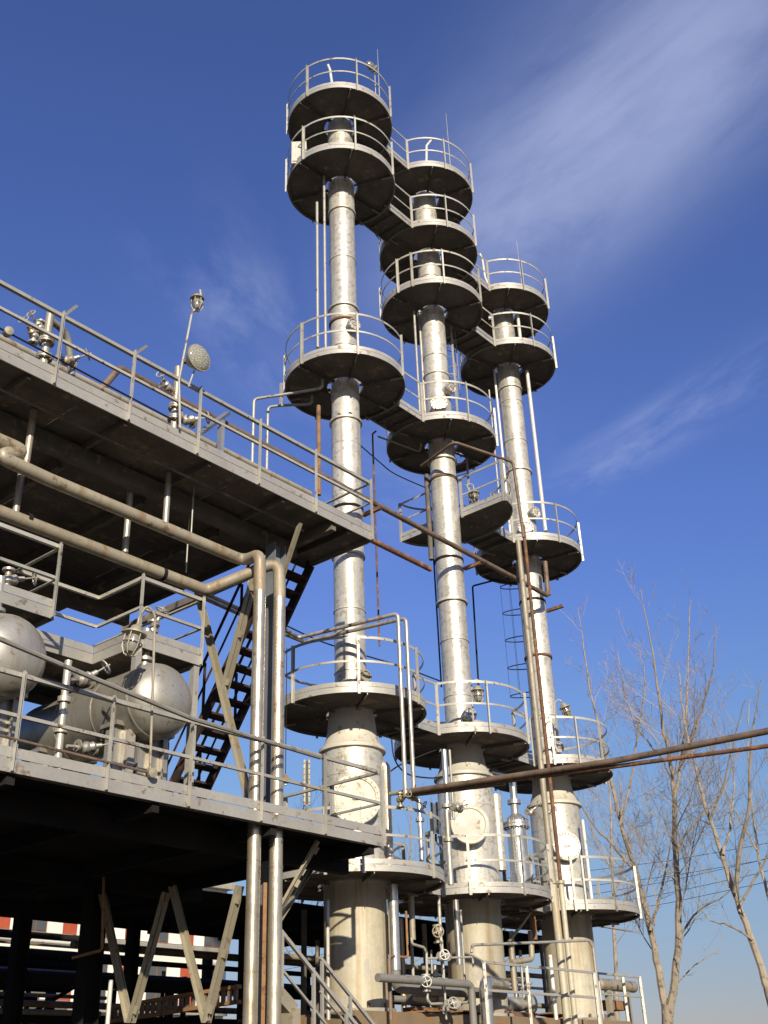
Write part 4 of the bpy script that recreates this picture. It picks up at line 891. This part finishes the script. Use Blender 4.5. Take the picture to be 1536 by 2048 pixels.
bend_pipe([a-Vector((.3, 0, 0)), Vector((b.x, b.y, a.z)), at(b, .0)], .062, 'insul', 'slimmer grey pipe running low, then turning down before the middle column', 'insulated_pipe', .12, 'pipes at the column feet', 16)
a = pY(971, 1985, -1.35); c = pY(1008, 1962, -.9); zt_ = zV(974, 1963, a)
bend_pipe([at(a, 0), at(a, zt_), Vector((c.x, c.y, zt_+.03))], .105, 'shiny', 'fat bright elbow pipe rising before the skirt of the middle column', 'elbow_pipe', .22, 'pipes at the column feet', 22)
for px, y1, yb_, Y, r, mt, l in ((911, 1800, 1930, -.62, .055, 'shiny', 'bright vertical pipe beside the skirt of the middle column'), (921, 1820, 2000, -.55, .022, 'rail', 'thin pale pipe right beside the skirt of the middle column'),
        (877, 1790, 1960, -.8, .028, 'rail', 'thin vertical pipe carrying the tan valve near the middle column'), (884, 1880, 2040, -.95, .018, 'rail', 'slender rod rising past the pale valve wheel'),
        (822, 1790, 1880, -.5, .05, 'tanpipe', 'shaded vertical pipe under the walkway between tallest and middle columns'), (778, 1918, 2040, -.9, .03, 'brown_pipe', 'brown vertical pipe touching the skirt of the tallest column'),
        (1061, 1790, 1880, -.2, .06, 'orange_rust', 'rusty capped pipe between the middle and shortest column skirts'), (1022, 1890, 1985, -.1, .055, 'tanpipe', 'tan pipe between the skirts of the middle and shortest columns'),
        (655, 1800, 2040, -.85, .03, 'rail', 'slim bright pipe standing before the skirt of the tallest column'), (1100, 1910, 2040, -1.4, .035, 'white', 'pale standpipe with flange before the skirt of the shortest column')):
    vp((px, y1), yb_, Y, r, mt, l, group='thin pipes at the column feet')
def zz2(pts, Y, r, mt, l, bend=.06): return bend_pipe([pY(*p, Y) for p in pts], r, mt, l, 'thin_pipe', bend, 'thin pipes at the column feet')
zz2([(823, 1875), (824, 1888), (848, 1895), (853, 1905), (855, 2000), (862, 2008), (950, 2004)], -1.0, .022, 'rail', 'thin cream pipe zigzagging past the lower valve wheel')
zz2([(853, 1917), (945, 1914), (947, 1935)], -1.0, .018, 'rail', 'thin cream pipe carrying a pale valve wheel')
zz2([(943, 1905), (945, 1890), (1178, 1881), (1186, 1895), (1205, 2060)], -1.5, .024, 'rail', 'thin pale pipe bent like a gate before the column skirts')
zz2([(812, 1822), (816, 1915), (784, 1912)], -.8, .02, 'orange_rust', 'thin orange-brown pipe hooked behind the bright jacketed pipe')
zz2([(1061, 1862), (1064, 1918), (1022, 1925)], -.15, .055, 'tanpipe', 'tan pipe elbow between the skirts of middle and shortest columns', .1)
zz2([(1018, 1882), (1045, 1848), (1068, 1815)], -.3, .03, 'steel_tan', 'slanting pale strut under the walkway between middle and shortest columns')
# guard railing before the column feet
t = T('guard_railing', 'low angle-iron guard railing before the skirts of middle and shortest columns', 'railing', pY(965, 2040, -1.6))
P_ = [pY(965, 1928, -1.6), pY(1050, 1932, -1.6), pY(1185, 1942, -1.6)]; zt_ = P_[1].z
for dz, nm in ((0, 'top_rail'), (-.42, 'mid_rail')): M().bar(at(P_[0], zt_+dz), at(P_[2], zt_+dz), .04, .04).part(nm, 'fascia', t)
for q in P_: M().ell(at(q, zt_), at(q, zt_-1.2), .05, .007, (.7, -.7, 0), (.7, .7, 0)).part('post', 'rail', t)
t = T('guard_railing', 'bright angle-iron railing at the free end beyond the shortest column', 'railing', pY(1280, 2040, .6))
P_ = [pY(1192, 1946, .6), pY(1276, 1946, .6), pY(1292, 2050, .6)]
for dz, nm in ((0, 'top_rail'), (-.42, 'mid_rail')): M().bar(P_[0]+ZUP*dz, at(P_[1], P_[0].z+dz), .05, .04).part(nm, 'rail', t)
for q in (P_[0], P_[1], P_[1]+Vector((-.25, .3, 0))): M().ell(at(q, P_[0].z+.02), at(q, P_[0].z-1.1), .06, .007, (.7, -.7, 0), (.7, .7, 0)).part('post', 'rail', t)
M().box(P_[0].x-1.2, P_[1].x+.35, .5, 2.2, P_[0].z-1.22, P_[0].z-1.0).thing('side_landing', 'concrete', 'small pale landing at the free end beyond the shortest column', 'landing')
a, b = pY(1195, 1968, 1.3), pY(1268, 1966, 1.3); t = T('small_drum', 'small tan horizontal cylinder behind the end railing', 'drum', (a.x, a.y, a.z-.15)); b.z = a.z
M().lathe([(0, 0), (.09, .01), (.13, .06), (.13, (b-a).length-.06), (.09, (b-a).length-.01), (0, (b-a).length)], a, (b-a), 20).part('shell', 'tanpipe', t)
for f in (.25, .75): q = a.lerp(b, f); M().bar(at(q, q.z-.12), at(q, P_[0].z-1.0), .10, .16).part('foot', 'steel_tan', t)
M().box(pY(1205, 2000, 1.5).x, pY(1250, 2000, 1.5).x, 1.4, 1.8, pY(1230, 2020, 1.5).z, pY(1230, 2002, 1.5).z).thing('rusty_box', 'orange_rust', 'rusty box standing on the landing beyond the shortest column', 'box')
# awning slab behind the shortest column and rusty sheets on the plinth
M().bar(pY(1185, 1850, 2.0), pY(1262, 1862, 1.0), 1.0, .03).thing('sheet_awning', 'fascia', 'thin grey sheet jutting out behind the skirt of the shortest column', 'sheet')
for k, (x, y, l) in enumerate(((1.2, -.5, 'rusty steel sheet lying on the plinth beside the tallest column'), (2.3, -.48, 'bent rusty sheet lying on the plinth beside the middle column'), (4.9, -.5, 'rusty plate lying on the plinth between middle and shortest columns'))):
    M().bar((x-.5, y-.1, ZB+.02+.03*k), (x+.5, y+.1, ZB+.06), .4, .02).thing('rusty_sheet', 'orange_rust', l, 'sheet', 'sheets on the plinth')
# ------------------------------------------------------------------ red and white building far behind
def building():
    Y = 28.; X = lambda px: pY(px, 1850, Y).x; x0, x1 = X(-260), X(455); zs1 = pY(60, 1862, Y).z; zs2 = pY(60, 2008, Y).z; fh = zs1-zs2; per = X(252)-X(127); xr = X(127)
    t = T('panel_building', 'distant building with red and white panels and brown-framed windows, behind the decks', 'building', ((x0+x1)/2, Y, 0))
    ztop = zs1+2.6
    M().box(x0, x1, Y+.1, Y+10, 0, ztop).part('wall', 'white_panel', t); M().box(x0-.2, x1+.2, Y-.2, Y+10.2, ztop, ztop+.35).part('roof', 'concrete', t)
    k0 = int((x0-xr)/per)-1; k1 = int((x1-xr)/per)+1
    for r_ in range(3):
        zs = zs1-fh*r_; M().box(x0, x1, Y-.18, Y+.12, zs-.22, zs-.05).part('sill_band', 'concrete', t)
        for k in range(k0, k1+1):
            b = xr+per*k
            def seg(f0, f1): return b+per*f0, b+per*f1
            for f0, f1, m_ in ((0, .215, 'red_panel'), (.22, .415, 'white_panel'), (.765, .995, 'white_panel')):
                a, c = seg(f0, f1); a = max(a, x0); c = min(c, x1)
                if c-a > .1: M().box(a, c, Y, Y+.11, zs, zs+1.75).part('facade_panel', m_, t)
            a, c = seg(.42, .76)
            if a > x0 and c < x1:
                w = M().box(a, c, Y+.04, Y+.10, zs, zs+1.75).part('window', 'frame_brown', t)
                mid = (a+c)/2
                for u0, u1 in ((a+.05, mid-.05), (mid+.05, c-.05)): M().box(u0, u1, Y+.02, Y+.05, zs+.06, zs+1.69).part('pane', 'pane', w)
building()
# ------------------------------------------------------------------ bare trees
def wpt(x, y, d, off=0.):
    r = ray(x, y); h = math.hypot(r.x, r.y); return CAM+r*((d+off)/h)
def smooth_poly(pts, n=4):
    out = []
    for i in range(len(pts)-1):
        p0, p1, p2, p3 = pts[max(i-1, 0)], pts[i], pts[i+1], pts[min(i+2, len(pts)-1)]
        for j in range(n):
            t = j/n; out.append(.5*((2*p1)+(p2-p0)*t+(2*p0-5*p1+4*p2-p3)*t*t+(3*p1-p0-3*p2+p3)*t**3))
    return out+[pts[-1]]
def taper(m, pts, r0, r1, n):
    N = len(pts); u = None; vs = []; fs = []
    for i, p in enumerate(pts):
        d = (pts[min(i+1, N-1)]-pts[max(i-1, 0)]).normalized()
        if u is None: u, w = perp(d)
        else: u = (u-d*u.dot(d)).normalized(); w = d.cross(u)
        rr = r0+(r1-r0)*(i/(N-1))**.85; vs += [p+(u*math.cos(2*PI*k/n)+w*math.sin(2*PI*k/n))*rr for k in range(n)]
    for i in range(N-1): fs += [(i*n+k, i*n+(k+1) % n, (i+1)*n+(k+1) % n, (i+1)*n+k) for k in range(n)]
    m.add(vs, fs)
rnd = random.Random(11)
def twigs(m, pts, L, lev, rad, dens):
    """side shoots along a branch"""
    N = len(pts); n = max(2, int(dens*L))
    for k in range(n):
        f = .12+.86*(k+rnd.random())/n; i = min(int(f*(N-1)), N-2); q = pts[i].lerp(pts[i+1], f*(N-1)-i); tg = (pts[i+1]-pts[i]).normalized()
        a = rnd.uniform(0, 2*PI); u, w = perp(tg); side = u*math.cos(a)+w*math.sin(a)
        d = (tg*rnd.uniform(.45, .9)+side*rnd.uniform(.6, 1.0)+ZUP*rnd.uniform(.0, .35)).normalized()
        l = L*rnd.uniform(.25, .58)*(1.1-.75*f)
        if l < .12: continue
        ns = 5 if lev == 0 else (4 if lev == 1 else 3); P = [q]; dd = d
        for s in range(ns):
            dd = (dd+ZUP*.12+Vector((rnd.gauss(0, .13), rnd.gauss(0, .13), rnd.gauss(0, .08)))).normalized(); P.append(P[-1]+dd*l/ns)
        r0 = max(rad*rnd.uniform(.28, .5)*(1.08-.9*f), .0045); taper(m, P, r0, .0025 if lev else .0035, 3)
        if lev < 2: twigs(m, P, l, lev+1, r0, dens*(1.9 if lev == 0 else 2.3))
def tree(label, d, trunk, limbs, r0, dens=2.0, group='bare winter trees'):
    w = [wpt(*p, d) for p in trunk]; base = at(w[0], 0); t = T('bare_tree', label, 'tree', base, group)
    tp = smooth_poly([base]+w); m = M(); taper(m, tp, r0*.9, r0*.68, 12); m.part('trunk', 'bark', t)
    cr = M()
    for pts, ra, off in limbs:
        n = len(pts); P = smooth_poly([wpt(*p, d, off*i/(n-1)) for i, p in enumerate(pts)], 4)
        P = [p+Vector((rnd.gauss(0, .012), rnd.gauss(0, .012), rnd.gauss(0, .012))) for p in P]
        ra *= .68; m = M(); taper(m, P, ra, .010, 8); m.part('limb', 'bark', t)
        L = sum((P[i+1]-P[i]).length for i in range(len(P)-1)); 
        twigs(cr, P, min(L, 8.5), 0, ra*.5, dens*1.0*L/min(L, 8.5))
    cr.part('crown', 'twig', t, kind='stuff')
tree('forked bare tree with two trunks beside the shortest column', 33, [(1340, 2120), (1334, 2010)],
     [([(1332, 2030), (1318, 1940), (1298, 1850), (1270, 1740), (1240, 1640), (1222, 1560), (1205, 1480), (1185, 1400), (1168, 1300), (1155, 1210)], .17, 1.0),
      ([(1338, 2030), (1353, 1930), (1357, 1800), (1350, 1680), (1348, 1570), (1336, 1500), (1322, 1430), (1312, 1350), (1296, 1260), (1282, 1175)], .18, -1.0),
      ([(1350, 1590), (1366, 1500), (1372, 1420), (1377, 1300), (1381, 1200)], .085, 2.0), ([(1362, 1530), (1396, 1440), (1422, 1360), (1432, 1250)], .075, -2.0),
      ([(1300, 1862), (1325, 1770), (1340, 1690), (1362, 1600)], .07, 1.5), ([(1268, 1740), (1225, 1690), (1180, 1640), (1140, 1570)], .07, -1.5),
      ([(1352, 1700), (1395, 1640), (1440, 1590), (1480, 1500)], .06, 1.2), ([(1240, 1650), (1262, 1560), (1275, 1470), (1290, 1380), (1280, 1300)], .06, -1),
      ([(1345, 1560), (1318, 1510), (1270, 1450), (1245, 1370), (1235, 1300)], .05, 1), ([(1354, 1880), (1400, 1820), (1450, 1790), (1500, 1740)], .05, -1.4), ([(1345, 1980), (1390, 1930), (1440, 1900)], .035, 1)], .21, 1.7)
tree('leaning bare tree at the outer edge beyond the forked one', 30, [(1575, 2130), (1536, 1975)],
     [([(1540, 1990), (1500, 1870), (1467, 1780), (1442, 1705), (1416, 1630), (1400, 1570), (1378, 1490), (1362, 1400), (1358, 1320)], .15, 1.0),
      ([(1468, 1785), (1482, 1690), (1497, 1620), (1500, 1540), (1507, 1450), (1522, 1360)], .10, -1.5), ([(1445, 1710), (1462, 1640), (1468, 1560), (1460, 1480)], .06, 1.6),
      ([(1480, 1810), (1520, 1740), (1550, 1680), (1580, 1600)], .06, -1), ([(1505, 1880), (1460, 1850), (1420, 1840), (1390, 1800)], .045, 1), ([(1420, 1640), (1450, 1560), (1470, 1470), (1490, 1400)], .05, -1.2)], .17, 1.7)
tree('slender bare tree behind the lowest platform of the shortest column', 44, [(1236, 2080), (1232, 1960)],
     [([(1233, 1965), (1228, 1850), (1224, 1740), (1222, 1640), (1216, 1540), (1200, 1440)], .12, 1), ([(1228, 1850), (1260, 1780), (1285, 1700), (1300, 1620)], .06, -1), ([(1224, 1740), (1190, 1680), (1170, 1600), (1150, 1500)], .06, 1.4), ([(1226, 1800), (1250, 1720), (1260, 1640)], .05, 2)], .14, 1.4)
tree('bare tree reaching past the edge of view beyond the leaning one', 40, [(1600, 2060), (1560, 1850)],
     [([(1562, 1860), (1536, 1790), (1514, 1690), (1500, 1580), (1496, 1480), (1500, 1400)], .11, 1), ([(1536, 1790), (1550, 1700), (1545, 1600), (1530, 1480)], .08, -1.4), ([(1514, 1700), (1480, 1640), (1450, 1580), (1430, 1520)], .05, 1.2)], .15, 1.4)
for x, l in ((615, 'bare tree seen behind the wide shell of the tallest column'), (830, 'bare tree seen between the tallest and middle columns'), (1010, 'bare tree seen between the middle and shortest columns'), (705, 'bare tree standing right behind the tallest column')):
    tree(l, 46, [(x, 2100), (x-4, 1980)], [([(x-4, 1985), (x-8, 1880), (x-12, 1760), (x-8, 1640), (x-10, 1530)], .12, 1), ([(x-8, 1880), (x+22, 1800), (x+40, 1700), (x+46, 1600)], .07, -1.5), ([(x-9, 1850), (x-40, 1780), (x-55, 1690), (x-60, 1580)], .07, 1.5), ([(x-6, 1930), (x+30, 1890), (x+60, 1820)], .05, 1), ([(x-6, 1940), (x-40, 1900), (x-70, 1850)], .05, -1)], .15, 1.3)
# ------------------------------------------------------------------ far overhead wires
for k, (y0, y1) in enumerate(((1800, 1712), (1822, 1738), (1745, 1690), (1775, 1722), (1840, 1760))):
    a, b = wpt(1050, y0+6, 62), wpt(1700, y1-40, 52); m_ = a.lerp(b, .5)-ZUP*.35
    M().tube([a-(b-a)*1.2, a, a.lerp(b, .25)-ZUP*.26, m_, a.lerp(b, .75)-ZUP*.26, b, b+(b-a)*1.2], .012, 4).thing('power_line', 'black', 'thin distant power line strung behind the bare trees', 'power line', 'parallel power lines behind the trees')
# ------------------------------------------------------------------ denser pipework behind and between the column feet
G = 'crowded pipes behind the column feet'
CN = dict(pipe_silver='silver', rail='cream', tanpipe='tan', white='white', under='dark grey', insul='grey', brown_pipe='brown', dark='black')
for k, (px, yt, Y, r, mt) in enumerate(((800, 1800, 1.2, .05, 'pipe_silver'), (822, 1850, .8, .03, 'rail'), (846, 1810, 1.4, .045, 'tanpipe'), (862, 1900, .5, .022, 'rail'), (1018, 1810, 1.0, .05, 'pipe_silver'), (1040, 1900, .9, .03, 'rail'), (1078, 1850, 1.2, .04, 'tanpipe'), (1052, 1930, .4, .025, 'white'), (635, 1880, .9, .04, 'under'), (608, 1820, 1.4, .05, 'under'))):
    p = pY(px, yt, Y); M().tube([(p.x, p.y, 0), (p.x, p.y, min(p.z, 4.5))], r, 10).thing('standing_pipe', mt, f'slim {CN[mt]} upright pipe in the crowd behind the column skirts', 'pipe', G)
for k, (px, y, Y, x0, x1, r, mt) in enumerate(((830, 1935, 1.3, -.6, 6.5, .045, 'tanpipe'), (830, 1962, .9, .6, 6.2, .03, 'rail'), (830, 2000, 1.1, .5, 6.4, .06, 'insul'), (1050, 1950, 1.5, 3.6, 9.4, .05, 'brown_pipe'), (1050, 2010, .8, 3.8, 8.2, .05, 'tanpipe'), (1050, 1975, 1.8, 3.6, 9.4, .03, 'rail'))):
    z = pY(px, y, Y).z; M().tube([(x0, Y, z), (x1, Y, z)], r, 10).thing('lying_pipe', mt, f'slim {CN[mt]} level pipe in the crowd behind the column skirts', 'pipe', G)
for px, y, Y, l in ((1030, 1985, -.35, 'small pump set between the skirts of the middle and shortest columns'), (842, 2022, -.45, 'small pump set on the plinth between the tallest and middle columns')):
    p = pY(px, y, Y); t = T('pump', l, 'pump', (p.x, p.y, ZB))
    M().lathe([(0, -.22), (.10, -.21), (.12, -.16), (.12, .12), (.07, .16), (.07, .26), (.15, .27), (.16, .38), (.10, .42), (0, .43)], (p.x, p.y, ZB+.24), (.9, -.3, 0), 20).part('casing', 'tank_silver', t)
    M().box(p.x-.3, p.x+.4, p.y-.14, p.y+.14, ZB, ZB+.10).part('bed', 'rust', t); M().tube([(p.x+.3, p.y-.1, ZB+.35), (p.x+.3, p.y-.1, ZB+.75)], .04, 10).part('outlet', 'tank_silver', t)
    M().lathe([(.035, -.02), (.085, -.02), (.085, .02), (.035, .02)], (p.x+.3, p.y-.1, ZB+.6), n=14, closed=True).part('flange', 'tank_silver', t)
# more shaded pipe runs on the rear rack, glimpsed under the lower deck
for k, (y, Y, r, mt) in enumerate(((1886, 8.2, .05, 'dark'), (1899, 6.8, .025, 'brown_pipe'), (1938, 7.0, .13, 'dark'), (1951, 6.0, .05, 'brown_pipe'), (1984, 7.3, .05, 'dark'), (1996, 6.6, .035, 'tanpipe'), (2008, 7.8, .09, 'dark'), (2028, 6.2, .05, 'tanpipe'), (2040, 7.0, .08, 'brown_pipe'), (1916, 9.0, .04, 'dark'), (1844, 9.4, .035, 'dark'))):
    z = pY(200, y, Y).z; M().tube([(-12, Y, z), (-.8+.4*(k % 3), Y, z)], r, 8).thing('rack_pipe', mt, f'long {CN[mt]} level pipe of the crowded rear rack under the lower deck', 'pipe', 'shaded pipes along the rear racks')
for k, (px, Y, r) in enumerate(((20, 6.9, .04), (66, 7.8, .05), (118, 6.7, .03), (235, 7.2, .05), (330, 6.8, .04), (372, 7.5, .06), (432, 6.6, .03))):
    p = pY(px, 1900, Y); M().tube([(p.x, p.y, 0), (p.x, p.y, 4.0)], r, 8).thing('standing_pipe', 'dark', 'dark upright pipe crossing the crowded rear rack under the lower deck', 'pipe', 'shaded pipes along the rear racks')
# underside fittings of the upper deck
t = bpy.data.objects['upper_deck']
for y, r in ((-2.1, .018), (-.6, .03), (.9, .045)): M().tube([(XL, y, 9.36), (-3.4, y, 9.36)], r, 8).part('conduit', 'under', t)
# lap seams and a small nameplate on the drums
for o in [o for o in list(bpy.data.objects) if o.name.startswith('horizontal_drum')]:
    q = ORG[o.name]; h = Vector((q.x, q.y-2.35/2, 6.10))
    for yy in (.75, 1.55): M().lathe([(.486, yy-.01), (.492, yy-.01), (.492, yy+.01), (.486, yy+.01)], h, (0, 1, 0), 48, closed=True).part('weld_band', 'tank_silver', o)
    M().bar((h.x-.14, h.y-.27, h.z+.17), (h.x+.0, h.y-.30, h.z+.17), .015, .09).part('nameplate', 'brass', o)
# ------------------------------------------------------------------ loose black cables
for pts, Y, l in (([(783, 1478), (790, 1520), (815, 1548), (860, 1556), (885, 1553)], -.5, 'loose black cable sagging between the wide shells of tallest and middle columns'),
                  ([(778, 1545), (800, 1530), (840, 1512), (872, 1500)], -.35, 'loose black cable slanting up behind the arched pipes'),
                  ([(566, 1248), (640, 1282), (720, 1308), (800, 1332), (880, 1362)], .7, 'thin black cable strung behind the tallest column above its wide shell'),
                  ([(742, 455), (752, 470), (758, 478)], .5, 'short black cable end hanging off the high walkway'),
                  ([(720, 890), (760, 925), (790, 948), (850, 975)], .75, 'thin black cable strung low behind the tallest and middle columns')):
    P = smooth_poly([pY(*p, Y) for p in pts], 5); M().tube(P, .014, 6).thing('loose_cable', 'black', l, 'cable', 'loose cables on the columns')
# ------------------------------------------------------------------ sunlit pipe bridge further back, before the building
t = T('pipe_bridge', 'sunlit tan pipe bridge crossing before the red and white building', 'pipe bridge', (-2, 21, 0))
for y, r, mt in ((1876, .14, 'tanpipe'), (1884, .09, 'white'), (1922, .16, 'tanpipe'), (1930, .07, 'rail'), (1985, .12, 'tanpipe'), (2012, .18, 'insul')):
    z = pY(120, y, 21.).z; M().tube([(-16, 21., z), (9, 21., z)], r, 12).part('pipe', mt, t)
for x in (-9, -4.5, 0, 4.5): M().bar((x, 21.3, 0), (x, 21.3, pY(120, 1868, 21.).z), .22, .22).part('post', 'steel_tan', t)
